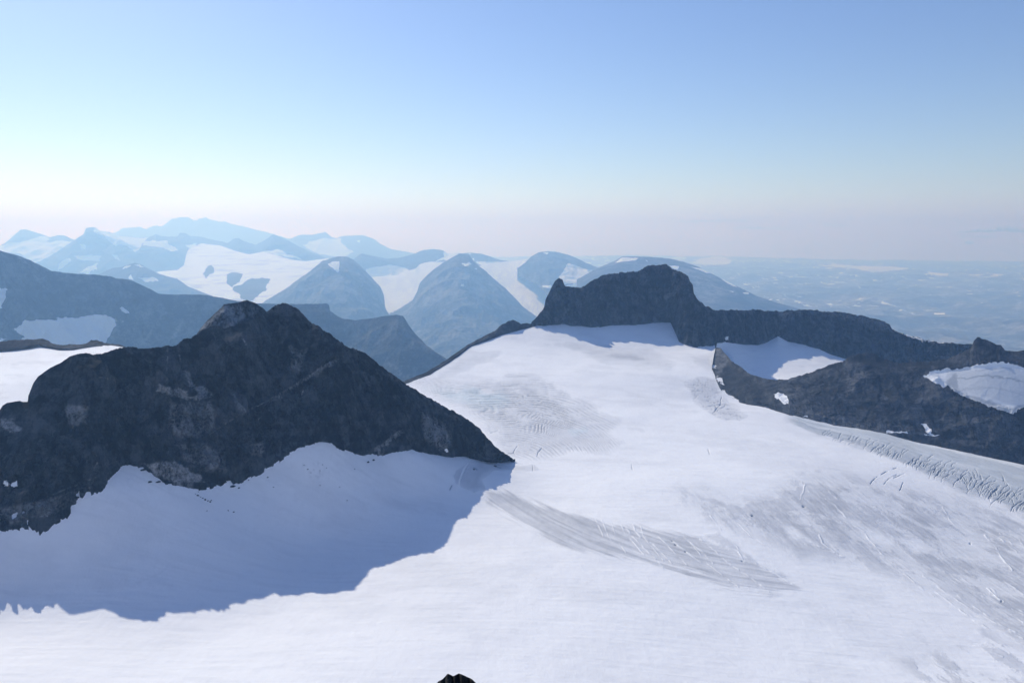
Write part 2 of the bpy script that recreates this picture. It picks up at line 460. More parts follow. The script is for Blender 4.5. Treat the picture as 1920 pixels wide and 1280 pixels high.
def build_glacier():
    rows = 1300
    a = np.concatenate([np.linspace(-1.12, -.735, 120)[:-1], np.linspace(-.735, .735, 2380), np.linspace(.735, 1.12, 120)[1:]])
    # how far the snow reaches on each bearing
    lim = [(p[0], p[1], p[2] + 16) for p in LM_BASE if p[0] < 735] + [(748, 800, 1440), (752, 720, 2140)] + RIM + [(p[0], p[1], p[2] + 45) for p in MS_BASE[1:11]]
    lim += [(1267, 620, 2960), (1287, 653, 2840), (1340, 652, 2800), (1346, 690, 2560), (1356, 733, 2330)] + [(p[0], p[1], p[2] + 60) for p in RR_BASE[4:]]
    la, ls, ld = poly_as(lim)
    dm = np.interp(a, la, ld)
    t = np.linspace(0, 1, rows)[:, None]
    D = 1 / ((1 - t) / 430. + t / 3060.) + 0 * a
    keep = D <= dm
    X = a * D
    Z = np.zeros(X.shape); Z[keep] = tps(GF, X[keep], D[keep])
    # what lies out of sight behind the ridges is dropped; the rest is worked on as a flat list
    K = keep.copy(); K[1:] |= keep[:-1]; K[:-1] |= keep[1:]
    Z[K & ~keep] = tps(GF, X[K & ~keep], D[K & ~keep])
    x, y, z = X[K].astype(np.float32), D[K].astype(np.float32), Z[K].astype(np.float32)
    px, py = proj(x, y, z); px = px.astype(np.float32); py = py.astype(np.float32)
    w1 = fbm(x / 60, y / 90, octaves=5, seed=3, gain=.6); w2 = fbm(x / 60, y / 90, octaves=5, seed=8, gain=.6)
    z += 2.4 * fbm(x / 150, y / 150, octaves=3, seed=12)
    z += .4 * fbm(x / 24, y / 15, octaves=4, seed=15)
    ice = np.zeros(x.shape, np.float32); blue = ice.copy(); streak = ice.copy(); lip = ice.copy(); crev = ice.copy()
    th = math.radians(-6); fx = x * math.cos(th) - y * math.sin(th); fy = x * math.sin(th) + y * math.cos(th)
    rag = fbm(fx / 38, fy / 75, octaves=8, seed=41, gain=.66)
    z7 = lambda p: zoomed(p, 740, 600, 3); z8 = lambda p: zoomed(p, 800, 880, 1.7143); z6 = lambda p: zoomed(p, 1280, 600, 3); z5 = lambda p: zoomed(p, 1500, 820, 2.783)

    def box(x0, y0, x1, y1):
        return np.nonzero((px > x0) & (px < x1) & (py > y0) & (py < y1))[0]

    def bb(pts, pad):
        return box(min(p[0] for p in pts) - pad, min(p[1] for p in pts) - pad, max(p[0] for p in pts) + pad, max(p[1] for p in pts) + pad)

    def rise(m, i, v):
        m[i] = np.maximum(m[i], v)

    def patch(poly, soft, wx=12, wy=5, ragged=.9):
        """an irregular patch: indices and weights"""
        i = bb(poly, soft * 2 + wx)
        sd = polysd(poly, px[i] + w1[i] * wx, py[i] + w2[i] * wy); m = smooth(-soft, soft, sd)
        k = smooth(.28, .62, m + ragged * rag[i] * np.minimum(1, 4 * m * (1.25 - m)))
        return i, k * (.4 + .6 * smooth(-soft * .6, soft * 2.4, sd))

    def line(ln, wid, wob=3, brk=(-.6, .2), seed=61, sc=10):
        i = bb(ln, 9)
        d = linedist(ln, px[i] + w1[i] * wob, py[i] + w2[i] * wob * .7)
        g = np.exp(-(d / wid) ** 2)
        if brk:
            g = g * smooth(brk[0], brk[1], fbm(px[i] / sc, py[i] / sc, octaves=2, seed=seed))
        return i, g
    # A: crevassed blue-grey basin behind the left ridge
    pA = z7([(60, 350), (260, 335), (420, 350), (540, 340), (640, 300), (780, 305), (900, 350), (990, 430), (1100, 470), (1170, 530), (1260, 570), (1200, 640), (1270, 690), (1180, 745), (1000, 735), (900, 760), (760, 780), (640, 740), (560, 640), (480, 560), (400, 500), (280, 440), (120, 380)])
    i, k = patch(pA, 18, 14, 6, .8); rise(ice, i, .45 * k)
    pC0 = z7([(180, 395), (420, 365), (700, 345), (900, 420), (1010, 520), (1080, 600), (900, 670), (700, 630), (540, 570), (380, 480)])
    j = bb(pA, 20)
    core = smooth(-18, 18, polysd(pC0, px[j] + w1[j] * 14, py[j] + w2[j] * 6)); mA = smooth(-10, 10, polysd(pA, px[j], py[j]))
    rise(ice, j, .85 * core * (.75 + .5 * rag[j]))
    for p, v, s in ((z7([(150, 380), (420, 370), (640, 420), (640, 490), (500, 510), (330, 470)]), .75, 14), (z7([(980, 620), (1080, 590), (1090, 640), (990, 660)]), .7, 5)):
        i, k = patch(p, s); rise(blue, i, v * k)
    rho = np.hypot(px[j] - 930, (py[j] - 880) * 2.3) + 2.5 * w1[j] + 26 * fbm(x[j] / 300, y[j] / 300, octaves=2, seed=31) + 2.2 * fbm(x[j] / 60, y[j] / 60, octaves=2, seed=32)
    for per, wd, sd, st in ((8.4, .15, 33, .8), (5.4, .16, 35, .5)):
        ph = rho / per; tri = np.abs(ph - np.round(ph))
        seg = smooth(-.2, .25, fbm(px[j] / 24, py[j] / 8, octaves=3, seed=sd))
        g = np.exp(-(tri / wd) ** 2) * seg * np.maximum(core, mA * .5)
        z[j] -= 1.5 * g; rise(streak, j, st * g)  # grooves stay shallow; their shade is painted as dark streaks
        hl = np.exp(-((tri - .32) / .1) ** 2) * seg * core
        z[j] += .8 * hl; rise(lip, j, .4 * hl)  # lit groove edges painted white
    for p, v, s in ((z7([(280, 260), (350, 200), (430, 180), (600, 180), (560, 230), (440, 260), (330, 320), (230, 340)]), .45, 9),
                    (z7([(850, 135), (1000, 128), (1250, 150), (1450, 155), (1570, 240), (1560, 285), (1300, 255), (1150, 240), (1050, 190), (960, 150)]), .45, 6),
                    (z7([(1180, 205), (1220, 185), (1320, 180), (1400, 200), (1450, 220), (1380, 232), (1250, 222)]), 1., 4)):
        i, k = patch(p, s, 8, 3); rise(ice, i, v * k)
        rise(streak, i, .16 * k * smooth(.1, .6, fbm(px[i] / 22, py[i] / 2.2, octaves=3, seed=36)))
    # B: bare-ice arc sweeping from the tip of the ridge
    pB = z8([(180, 62), (260, 75), (400, 120), (530, 155), (640, 168), (740, 192), (880, 212), (940, 240), (1030, 285), (1130, 330), (1210, 388), (1100, 400), (980, 378), (870, 338), (760, 320), (650, 288), (500, 258), (380, 222), (260, 152), (195, 107)])
    i = bb(pB, 40)
    acr = np.hypot(px[i] - 1640, (py[i] - 330) * 1.35)
    ragB = fbm(acr / 9, (px[i] + py[i]) / 150, octaves=6, seed=52, gain=.6)
    sd = polysd(pB, px[i] + w1[i] * 4, py[i] + w2[i] * 3)
    mB = smooth(.15, .8, smooth(-12, 18, sd) + .8 * ragB) * smooth(-12, 0, sd)
    rise(ice, i, mB * (.68 + .25 * ragB))
    fl = fbm(acr / 4.2, (px[i] + py[i]) / 120, octaves=4, seed=51)
    rise(streak, i, .26 * mB * smooth(.0, .5, fl)); rise(lip, i, .3 * mB * smooth(.1, .6, -fl))
    for n, ln in enumerate([[(590, 165), (612, 215), (655, 282)], [(618, 168), (640, 200), (700, 270)], [(640, 185), (690, 240), (770, 322)], [(688, 180), (700, 215), (760, 290)], [(725, 195), (770, 235), (840, 305)], [(790, 225), (850, 275), (930, 330)],
               [(850, 235), (900, 300), (1000, 378)], [(880, 225), (960, 290), (1100, 392)], [(1000, 268), (1080, 315), (1180, 372)], [(560, 160), (575, 190), (600, 230)], [(915, 150), (950, 200), (1010, 265)], [(940, 240), (1000, 265), (1020, 300)], [(1005, 170), (1040, 210), (1110, 260)], [(1160, 200), (1250, 240), (1340, 275)],
               [(660, 175), (672, 195), (690, 215)], [(540, 160), (552, 180), (570, 210)], [(705, 215), (740, 250), (790, 300)], [(830, 215), (880, 260), (920, 300)]]):
        i, g = line(z8(ln), .8 + .5 * (n % 3) / 2, 5, (-.5, .35), 61 + n)
        rise(lip, i, .8 * g); z[i] += .9 * g  # snow bridges over cracks, with their lit raised edges painted white
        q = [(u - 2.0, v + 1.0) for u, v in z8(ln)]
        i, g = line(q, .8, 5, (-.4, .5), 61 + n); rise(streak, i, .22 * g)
    for (u, v, r) in ((1015, 292, 1.1), (800, 240, 1.0), (790, 228, .9), (832, 262, .9)):
        u, v = z8([(u, v)])[0]; i = box(u - 8, v - 8, u + 8, v + 8)
        g = np.exp(-(((px[i] - u) - 1.2 * (py[i] - v)) ** 2 / (2.5 * r * r) + (py[i] - v) ** 2 / (1.2 * r * r))); rise(crev, i, .8 * g); z[i] -= 3 * g
    # C: wide grey ice field on the right, cut by white snow tongues
    pC = z8([(800, 70), (900, 72), (960, 95), (1010, 108), (1045, 92), (1110, 85), (1140, 30), (1250, -5), (1400, 30), (1600, 60), (1800, 110), (2000, 170), (3100, 560), (3100, 1100), (2000, 640), (1790, 480), (1600, 385), (1400, 310), (1250, 265), (1200, 285), (1100, 235), (1000, 205), (900, 165), (840, 120)])
    i = bb(pC, 60)
    sd = polysd(pC, px[i] + w1[i] * 16, py[i] + w2[i] * 9)
    ton = fbm(fx[i] / 34, fy[i] / 62, octaves=8, seed=71, gain=.66)
    m = smooth(-22, 26, sd)
    k = m * (.3 + .5 * smooth(-.2, .25, ton + .35 * rag[i]))
    # strong core of bare ice below the plain
    for p, v in (([(810, 66), (900, 75), (960, 100), (1010, 108), (1040, 95), (1110, 85), (1200, 40), (1330, 60), (1400, 130), (1330, 160), (1230, 130), (1150, 150), (1080, 130), (1000, 150), (930, 120)], .5), ([(1230, 190), (1330, 190), (1420, 240), (1500, 300), (1400, 290), (1290, 240)], .45), ([(1560, 270), (1650, 300), (1760, 380), (1920, 480), (1920, 560), (1780, 470), (1640, 380)], .45), ([(880, 215), (930, 200), (1000, 240), (1060, 300), (1150, 350), (1000, 300)], .4)):
        k = np.maximum(k, (v + .12) * smooth(.35, .75, .35 * ton + .5 * rag[i] + smooth(-14, 16, polysd(z8(p), px[i] + w1[i] * 14, py[i] + w2[i] * 7))))
    for pl in ([(1385, 175), (1450, 190), (1500, 225), (1490, 245), (1430, 225)], [(1520, 215), (1570, 225), (1600, 260), (1560, 262)], [(930, 150), (985, 200), (1060, 250), (1100, 285), (1010, 265), (930, 190)], [(1130, 175), (1180, 195), (1250, 235), (1215, 235), (1150, 215)], [(1330, 145), (1390, 165), (1400, 190), (1350, 170)]):
        k = k * (1 - .85 * smooth(-7, 7, polysd(z8(pl), px[i] + w1[i] * 14, py[i] + w2[i] * 6)))
    rise(ice, i, k)
    fine = fbm(fx[i] / 5, fy[i] / 45, octaves=4, seed=77)
    rise(streak, i, .13 * m * smooth(.05, .55, fine) * (.3 + k)); rise(lip, i, .25 * m * smooth(.1, .55, -fine))
    z[i] += .35 * m * fine
    pE = z8([(1490, 600), (1620, 585), (1740, 560), (1790, 500), (2000, 640), (3100, 1120), (3100, 1300), (2000, 760), (1600, 700), (1540, 640)])
    i = bb(pE, 50); m = smooth(-20, 20, polysd(pE, px[i] + w1[i] * 18, py[i] + w2[i] * 8)); ton = fbm(fx[i] / 26, fy[i] / 60, octaves=8, seed=73, gain=.64)
    rise(ice, i, m * .6 * smooth(-.12, .25, ton))
    for n, ln in enumerate([[(745, 365), (800, 440), (860, 500), (890, 552)], [(870, 440), (960, 480), (1040, 530), (1130, 600)], [(960, 510), (1010, 565), (1060, 630), (1110, 690)], [(975, 460), (1060, 500), (1169, 560)], [(1040, 500), (1110, 570), (1169, 650)], [(750, 700), (850, 770), (960, 830), (1060, 880), (1169, 930)],
               [(980, 790), (1050, 850), (1120, 900), (1169, 925)], [(1000, 815), (1080, 862), (1169, 912)], [(640, 720), (760, 810), (900, 900), (1060, 990), (1169, 1050)], [(830, 830), (930, 900), (1050, 980), (1169, 1040)], [(540, 715), (620, 775), (700, 830)], [(230, 405), (280, 460), (340, 490)], [(870, 690), (960, 760), (1050, 830)],
               [(0, 235), (40, 280), (60, 300)], [(20, 250), (0, 320)], [(130, 320), (180, 350), (230, 400)], [(150, 280), (200, 320)], [(80, 470), (120, 550), (200, 600)], [(330, 480), (420, 600), (480, 650)], [(1090, 480), (1130, 520), (1169, 570)], [(880, 1080), (960, 1110), (1060, 1150)], [(700, 1180), (820, 1240), (900, 1275)], [(1010, 700), (1100, 770), (1169, 820)],
               [(700, 800), (800, 880), (900, 950), (1000, 1010)], [(1070, 900), (1130, 940), (1169, 970)], [(850, 740), (950, 810), (1000, 840)]]):
        q = z5(ln); wd = .7 + .55 * ((n * 7) % 5) / 4
        i, g = line(q, wd, 6, (-.45, .4), 62 + n, 14); rise(lip, i, .9 * g); z[i] += .9 * g  # snow-filled cracks whose lit edges are whitened in the colour
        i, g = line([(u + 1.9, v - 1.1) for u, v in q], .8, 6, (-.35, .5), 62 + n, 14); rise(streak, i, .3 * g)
    for u, v, r in [(1507, 949, 1.9), (1411, 966, 1.6), (1878, 1127, 1.5), (1819, 1018, 1.2)]:
        i = box(u - 10, v - 10, u + 10, v + 10)
        g = np.exp(-(((px[i] - u) - (py[i] - v) * .8) ** 2 / (r * r * 1.5) + (py[i] - v) ** 2 / (r * r * .5))); rise(crev, i, .9 * g); z[i] -= 4 * g
    # thin open cracks on the plain below the right ridge
    cracks = [z5(p) for p in [[(500, 158), (440, 180), (400, 205), (367, 238)], [(520, 185), (480, 200), (460, 215), (440, 243)], [(545, 185), (490, 205)], [(540, 230), (520, 275)]]]
    cracks += [z7(p) for p in [[(690, 710), (672, 740), (690, 765), (678, 785)], [(830, 720), (805, 745), (800, 760)], [(580, 620), (540, 633)], [(775, 815), (778, 845)], [(1330, 810), (1333, 835)], [(1760, 725), (1768, 750)], [(670, 745), (640, 745)]]]
    cracks += [z6(p) for p in [[(200, 490), (170, 520)], [(220, 430), (215, 470), (190, 500)], [(240, 480), (200, 505)], [(150, 480), (215, 470)]]]
    for n, ln in enumerate(cracks):
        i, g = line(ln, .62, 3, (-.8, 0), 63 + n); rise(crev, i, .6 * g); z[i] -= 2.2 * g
        i, g = line([(u - 1.4, v + .7) for u, v in ln], .8, 3, None); rise(lip, i, .5 * g)  # bright edge of the crack painted in, as if lit
    # D: grey icefall strip along the foot of the right ridge
    up = [(1470, 768), (1513, 785), (1600, 800), (1700, 822), (1800, 843), (1920, 870), (2110, 930), (2600, 1085)]
    lo = [(1480, 792), (1530, 815), (1580, 828), (1630, 844), (1680, 862), (1730, 884), (1780, 905), (1847, 931), (1913, 962), (2110, 1060), (2600, 1330)]
    i = bb(up + lo, 15)
    ux = np.interp(px[i], [p[0] for p in up], [p[1] for p in up]); lx = np.interp(px[i], [p[0] for p in lo], [p[1] for p in lo])
    qr = (py[i] + w2[i] * 3 - ux) / np.maximum(lx - ux, 1); q = np.clip(qr, 0, 1)
    mD = smooth(1.15, .85, qr + .25 * rag[i]) * smooth(1462, 1500, px[i])
    low = mD * smooth(.35, .75, q) * smooth(1530, 1680, px[i])
    rise(ice, i, mD * (.6 + .3 * q)); rise(blue, i, .3 * mD * (1 - .5 * q))
    fl = fbm(q * 15 + w1[i], px[i] / 90, octaves=4, seed=81)
    rise(streak, i, mD * (.12 + .22 * q) * smooth(-.1, .5, fl)); rise(streak, i, .22 * low * (1 + .6 * rag[i]))
    rise(lip, i, .6 * mD * smooth(.1, .5, -fl) * (1 - q)); z[i] += mD * .5 * fl
    rng = random.Random(5)
    for n in range(330):
        u = 1545 + 575 * rng.random() ** .8
        l0 = np.interp(u, [p[0] for p in lo], [p[1] for p in lo]); u0 = np.interp(u, [p[0] for p in up], [p[1] for p in up])
        qq = rng.triangular(.3, .98, .72)
        v = u0 + (l0 - u0) * qq
        L = rng.uniform(5, 19) * (u - 1380) / 440
        if rng.random() < .74 or u < 1790:
            ln = [(u, v), (u - .45 * L, v + .2 * L), (u - .75 * L, v + .5 * L), (u - .86 * L, v + .85 * L)]
        else:
            ln = [(u, v), (u + .3 * L, v + .3 * L), (u + .5 * L, v + .7 * L), (u + .55 * L, v + .95 * L)]
        st = rng.uniform(.25, .7); wd = rng.uniform(.4, .72)
        j, g = line(ln, wd, 4, (-.9, -.1), 400 + n)
        if not len(j):
            continue
        q_ = (py[j] - np.interp(px[j], [p[0] for p in up], [p[1] for p in up])) / np.maximum(np.interp(px[j], [p[0] for p in lo], [p[1] for p in lo]) - np.interp(px[j], [p[0] for p in up], [p[1] for p in up]), 1)
        g = g * smooth(1.25, 1.0, q_)
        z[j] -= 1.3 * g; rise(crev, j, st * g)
        j, g2 = line([(a_ + 1.5, b_ + .6) for a_, b_ in ln], .7, 4, (-.9, -.1), 400 + n); rise(lip, j, .28 * g2)  # painted highlight along the crack's lip
    # E: dirty, broken ice beside the rock island
    pN = z6([(10, 340), (90, 320), (190, 330), (210, 420), (300, 480), (360, 540), (330, 560), (230, 560), (170, 530), (80, 470), (40, 400)])
    i, k = patch(pN, 7, 8, 4, .8); rise(ice, i, .62 * k)
    g = smooth(.35, .75, fbm(px[i] / 12 + py[i] / 9, py[i] / 3.2 - px[i] / 30, octaves=4, seed=91, ridged=True)) * k
    rise(streak, i, .4 * g); z[i] -= 1.3 * g
    i, k = patch(z6([(50, 200), (170, 190), (178, 290), (110, 270), (60, 240)]), 5, 8, 3); rise(ice, i, .5 * k)
    g = smooth(.3, .7, fbm(px[i] / 20, py[i] / 2.5, octaves=3, seed=92)) * k; rise(streak, i, .3 * g)
    i, k = patch(z6([(-20, 60), (160, 60), (170, 100), (100, 120), (-20, 100)]), 5, 8, 3); rise(ice, i, .3 * k)
    # F: grey ice by the ridge tip, inside the shadow
    pF = z7([(310, 870), (400, 800), (480, 790), (600, 815), (700, 820), (780, 815), (800, 840), (690, 840), (560, 850), (480, 890), (500, 950), (440, 980), (380, 950), (330, 920)])
    i, k = patch(pF, 5, 8, 4, .8); rise(ice, i, .75 * k)
    i, g = line(z7([(408, 800), (385, 850), (362, 900), (360, 945)]), 1.4, 4, (-1, -.4)); rise(lip, i, .9 * g); ice[i] *= 1 - .9 * g
    for ln in ([(440, 825), (460, 838)], [(320, 930), (308, 955)], [(560, 815), (595, 830)]):
        i, g = line(z7(ln), .9, 2, None); rise(crev, i, .7 * g); z[i] -= 2 * g
    # G: small grey flecks on the plain, faint ripples and dust on the open snow
    for p in ([(1300, 600), (1390, 605), (1400, 630), (1320, 620)], [(1255, 680), (1290, 675), (1300, 700), (1260, 700)], [(1780, 620), (1830, 620), (1820, 640)], [(1400, 460), (1450, 470), (1430, 480)]):
        i, k = patch(z7(p), 4, 6, 3); rise(ice, i, .35 * k)
    f2 = fbm(x / 120, y / 70, octaves=6, seed=95, gain=.6)
    ice = np.maximum(ice, .15 * smooth(.0, .5, f2))
    rip = fbm(x / 60, y / 6, octaves=4, seed=97); streak = np.maximum(streak, .06 * smooth(.1, .7, rip)); z += .24 * rip
    for ln in ([(1180, 1085), (1300, 1150), (1400, 1200)], [(1290, 1180), (1350, 1225), (1420, 1270)], [(250, 1097), (300, 1075), (330, 1052)], [(230, 1105), (255, 1093)], [(1130, 1100), (1200, 1150)]):
        i, g = line(ln, .8, 6, (-.4, .5)); rise(streak, i, .14 * g)
    i, k = patch(zoomed([(1680, 800), (1800, 780), (1850, 860), (1760, 900), (1700, 860)], 0, 600, 3), 7)
    rise(streak, i, .25 * k * smooth(.1, .6, fbm(px[i] / 4, py[i] / 4, octaves=3, seed=98)))
    Z[K] = z

    def full(v):
        o = np.zeros(X.shape, np.float32); o[K] = v
        return o
    grid_mesh('glacier', X, D, Z, M_snow, dict(ice=full(ice), blue=full(blue), streak=full(streak), lip=full(lip), crev=full(crev)), 'structure',
              'broad white glacier with grey crevassed ice filling the basin below the dark ridges', 'glacier', keep=keep)


build_glacier()

# ---------------------------------------------------------------- left ridge
z4 = lambda p: zoomed(p, 0, 600, 3)
pale_left = [(z4([(880, 400), (900, 370), (950, 375), (960, 400), (1000, 380), (1050, 400), (1060, 440), (1180, 400), (1190, 420), (1120, 455), (1020, 445), (940, 410)]), 1., 2.5), (z4([(1035, 290), (1060, 285), (1080, 330), (1085, 380), (1060, 360)]), .9, 2),
             (z4([(1095, 380), (1140, 370), (1185, 415), (1110, 425)]), 1., 2.), (z4([(960, 470), (1190, 460), (1210, 600), (1100, 660), (980, 640), (950, 560)]), .55, 6), (z4([(370, 485), (500, 480), (480, 580), (420, 600), (370, 540)]), .6, 4), (z4([(0, 560), (70, 560), (120, 620), (60, 640), (0, 600)]), .9, 3),
             (z4([(1630, 140), (1700, 180), (1730, 160), (1680, 300), (1640, 280)]), .5, 4), (z4([(810, 810), (960, 790), (1050, 830), (1130, 880), (1120, 910), (980, 910), (880, 880)]), .95, 3), (z4([(1000, 700), (1150, 690), (1250, 760), (1280, 850), (1150, 840), (1040, 780)]), .45, 6), (z4([(1450, 480), (1640, 370), (1860, 230), (1920, 220), (1740, 330), (1560, 440)]), .5, 3),
             (z4([(1300, 380), (1340, 460), (1390, 520), (1330, 500)]), .45, 4), (z4([(1420, 700), (1480, 680), (1480, 760), (1420, 760)]), .5, 4), (z4([(0, 1060), (300, 1000), (480, 930), (530, 900), (500, 990), (250, 1110), (60, 1150)]), .5, 5), (zoomed([(880, 700), (1000, 760), (1050, 850), (1000, 930), (880, 840)], 500, 540, 3), .6, 6), (zoomed([(600, 910), (750, 800), (770, 810), (640, 910)], 500, 540, 3), .55, 2)]
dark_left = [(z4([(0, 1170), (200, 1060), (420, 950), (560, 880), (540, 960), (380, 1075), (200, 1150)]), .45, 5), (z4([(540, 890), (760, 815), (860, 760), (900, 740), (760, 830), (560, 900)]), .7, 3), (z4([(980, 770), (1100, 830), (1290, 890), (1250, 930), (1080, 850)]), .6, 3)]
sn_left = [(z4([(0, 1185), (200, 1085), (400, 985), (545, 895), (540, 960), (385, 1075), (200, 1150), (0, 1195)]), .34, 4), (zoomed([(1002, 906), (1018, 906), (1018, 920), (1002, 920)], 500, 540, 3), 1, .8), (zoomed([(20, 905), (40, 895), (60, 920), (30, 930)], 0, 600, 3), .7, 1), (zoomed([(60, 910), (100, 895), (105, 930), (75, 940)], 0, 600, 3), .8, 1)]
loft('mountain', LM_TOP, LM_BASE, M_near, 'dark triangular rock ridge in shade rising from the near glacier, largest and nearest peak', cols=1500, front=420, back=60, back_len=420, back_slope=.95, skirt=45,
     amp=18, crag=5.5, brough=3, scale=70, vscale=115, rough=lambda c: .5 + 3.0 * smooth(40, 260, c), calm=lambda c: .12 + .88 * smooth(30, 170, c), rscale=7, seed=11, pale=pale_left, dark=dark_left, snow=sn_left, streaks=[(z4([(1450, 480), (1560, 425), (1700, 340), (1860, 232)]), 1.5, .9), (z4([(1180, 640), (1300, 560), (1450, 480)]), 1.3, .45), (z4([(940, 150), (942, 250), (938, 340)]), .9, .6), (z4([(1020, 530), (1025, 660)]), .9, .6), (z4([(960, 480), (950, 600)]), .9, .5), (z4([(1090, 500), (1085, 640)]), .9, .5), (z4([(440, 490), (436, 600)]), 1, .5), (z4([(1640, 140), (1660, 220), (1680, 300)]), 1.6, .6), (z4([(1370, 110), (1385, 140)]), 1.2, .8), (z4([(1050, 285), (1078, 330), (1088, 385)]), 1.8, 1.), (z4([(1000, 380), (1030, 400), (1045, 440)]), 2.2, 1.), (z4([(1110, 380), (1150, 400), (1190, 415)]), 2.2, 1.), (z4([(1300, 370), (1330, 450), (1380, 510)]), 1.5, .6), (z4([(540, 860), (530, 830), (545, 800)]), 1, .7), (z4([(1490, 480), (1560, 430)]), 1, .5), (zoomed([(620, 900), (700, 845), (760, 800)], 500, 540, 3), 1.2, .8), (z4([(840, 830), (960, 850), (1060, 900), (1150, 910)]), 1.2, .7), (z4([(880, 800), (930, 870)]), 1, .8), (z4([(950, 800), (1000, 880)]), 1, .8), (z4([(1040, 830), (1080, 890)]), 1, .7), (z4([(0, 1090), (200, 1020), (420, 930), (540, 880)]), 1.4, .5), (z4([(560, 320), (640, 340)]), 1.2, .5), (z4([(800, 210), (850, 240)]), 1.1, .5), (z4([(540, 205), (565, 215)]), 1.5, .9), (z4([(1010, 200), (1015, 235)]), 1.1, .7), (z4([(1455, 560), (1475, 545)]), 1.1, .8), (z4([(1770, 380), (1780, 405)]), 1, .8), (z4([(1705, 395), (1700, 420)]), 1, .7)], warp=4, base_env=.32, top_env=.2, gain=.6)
loft('mountain', withd([(330, 668), (367, 630), (382, 607), (400, 590), (413, 578), (420, 570), (447, 567), (463, 563), (477, 567), (487, 573), (500, 584), (530, 615), (570, 670)], [(330, 1390), (460, 1420), (570, 1460)]),
     withd([(325, 680), (370, 668), (420, 650), (500, 660), (575, 690)], [(325, 1330), (460, 1350), (575, 1420)]), M_near, 'small blunt rock summit just behind the nearest dark ridge', cols=420, front=120, back=40, back_len=320, back_slope=.95,
     amp=8, crag=4, scale=50, rough=2.2, rscale=6, seed=15, pale=[(zoomed([(1120, 720), (1150, 680), (1210, 630), (1260, 580), (1330, 575), (1390, 590), (1370, 650), (1320, 690), (1270, 712), (1240, 695), (1190, 700)], 0, 380, 3), .95, 4), (zoomed([(1250, 585), (1330, 565), (1420, 580), (1480, 610), (1420, 640)], 0, 380, 3), .45, 4)], skirt=60)  # pale patches paint the lit left part of this face

# ---------------------------------------------------------------- bright snowfield at the left edge
sf_top = [(-700, 690, 1900), (-160, 662, 1900), (-60, 657, 1900), (0, 652, 1900), (30, 650, 1890), (57, 645, 1890), (73, 641, 1880), (90, 645, 1870), (110, 650, 1860), (137, 650, 1850), (165, 644, 1840), (182, 642, 1830), (200, 646, 1810), (233, 651, 1780), (300, 668, 1720), (420, 700, 1650)]
sf_base = [(-700, 930, 1080), (-160, 900, 1130), (0, 860, 1180), (100, 800, 1260), (200, 760, 1330), (300, 760, 1380), (420, 760, 1420)]


def snow_extra(at, X, D, Z, px, py):
    z = np.zeros(px.shape, np.float32)
    w = fbm(px / 30, py / 8, octaves=4, seed=4)
    at['ice'] = np.clip(.25 * smooth(.1, .6, w), 0, 1); at['blue'] = z; at['streak'] = .06 * smooth(.2, .8, fbm(px / 60, py / 3, octaves=3, seed=6)); at['lip'] = z; at['crev'] = z


loft('snowfield', sf_top, sf_base, M_snow, 'bright sunlit snow dome behind the left end of the nearest dark ridge', cols=400, front=160, back=30, back_len=500, back_slope=.35, amp=4, scale=200, ridged=False, octs=4, shape=.9, seed=21, extra=snow_extra, cat='snowfield')
loft('rock_ridge', withd([(-700, 676), (-400, 655), (-160, 652), (-60, 646), (0, 640), (27, 637), (57, 636), (80, 635), (90, 638), (97, 643), (113, 648), (133, 645), (157, 647), (170, 638), (182, 637), (197, 643), (227, 646), (237, 651), (250, 662), (262, 672)], [(-160, 1935), (260, 1800)]),
     withd([(-700, 696), (-160, 668), (0, 657), (57, 651), (73, 647), (90, 651), (110, 656), (137, 656), (165, 650), (182, 648), (200, 652), (233, 657), (262, 676)], [(-160, 1905), (260, 1770)]), M_scree, 'thin dark rocky rim along the top of the bright snow dome', cols=420, front=30, back=40, back_len=500, back_slope=.8, amp=3, scale=30, rough=1.6, seed=23, cat='ridge')

# ---------------------------------------------------------------- rim at the head of the glacier
loft('rock_ridge', withd([(740, 726), (760, 713), (780, 705), (800, 697), (820, 685), (833, 676), (863, 656), (877, 646), (890, 639), (913, 627), (927, 621), (940, 609), (953, 602), (962, 599), (968, 602), (977, 607), (988, 605), (995, 608), (1003, 606), (1012, 612)], [(740, 2150), (760, 2175), (807, 2290), (837, 2430), (883, 2660), (940, 2810), (1012, 2925)]),
     withd([(740, 732)] + [(p[0], p[1] + 1) for p in RIM] + [(1012, 614)], [(740, 2100), (758, 2135), (807, 2245), (837, 2385), (883, 2615), (940, 2765), (993, 2870), (1012, 2890)]), M_mid, 'narrow dark rock rim edging the glacier between the two dark massifs', cols=520, front=40, back=50, back_len=700, back_slope=.9, amp=4, scale=35, rough=1.5, rscale=6, seed=27, cat='ridge', skirt=20)

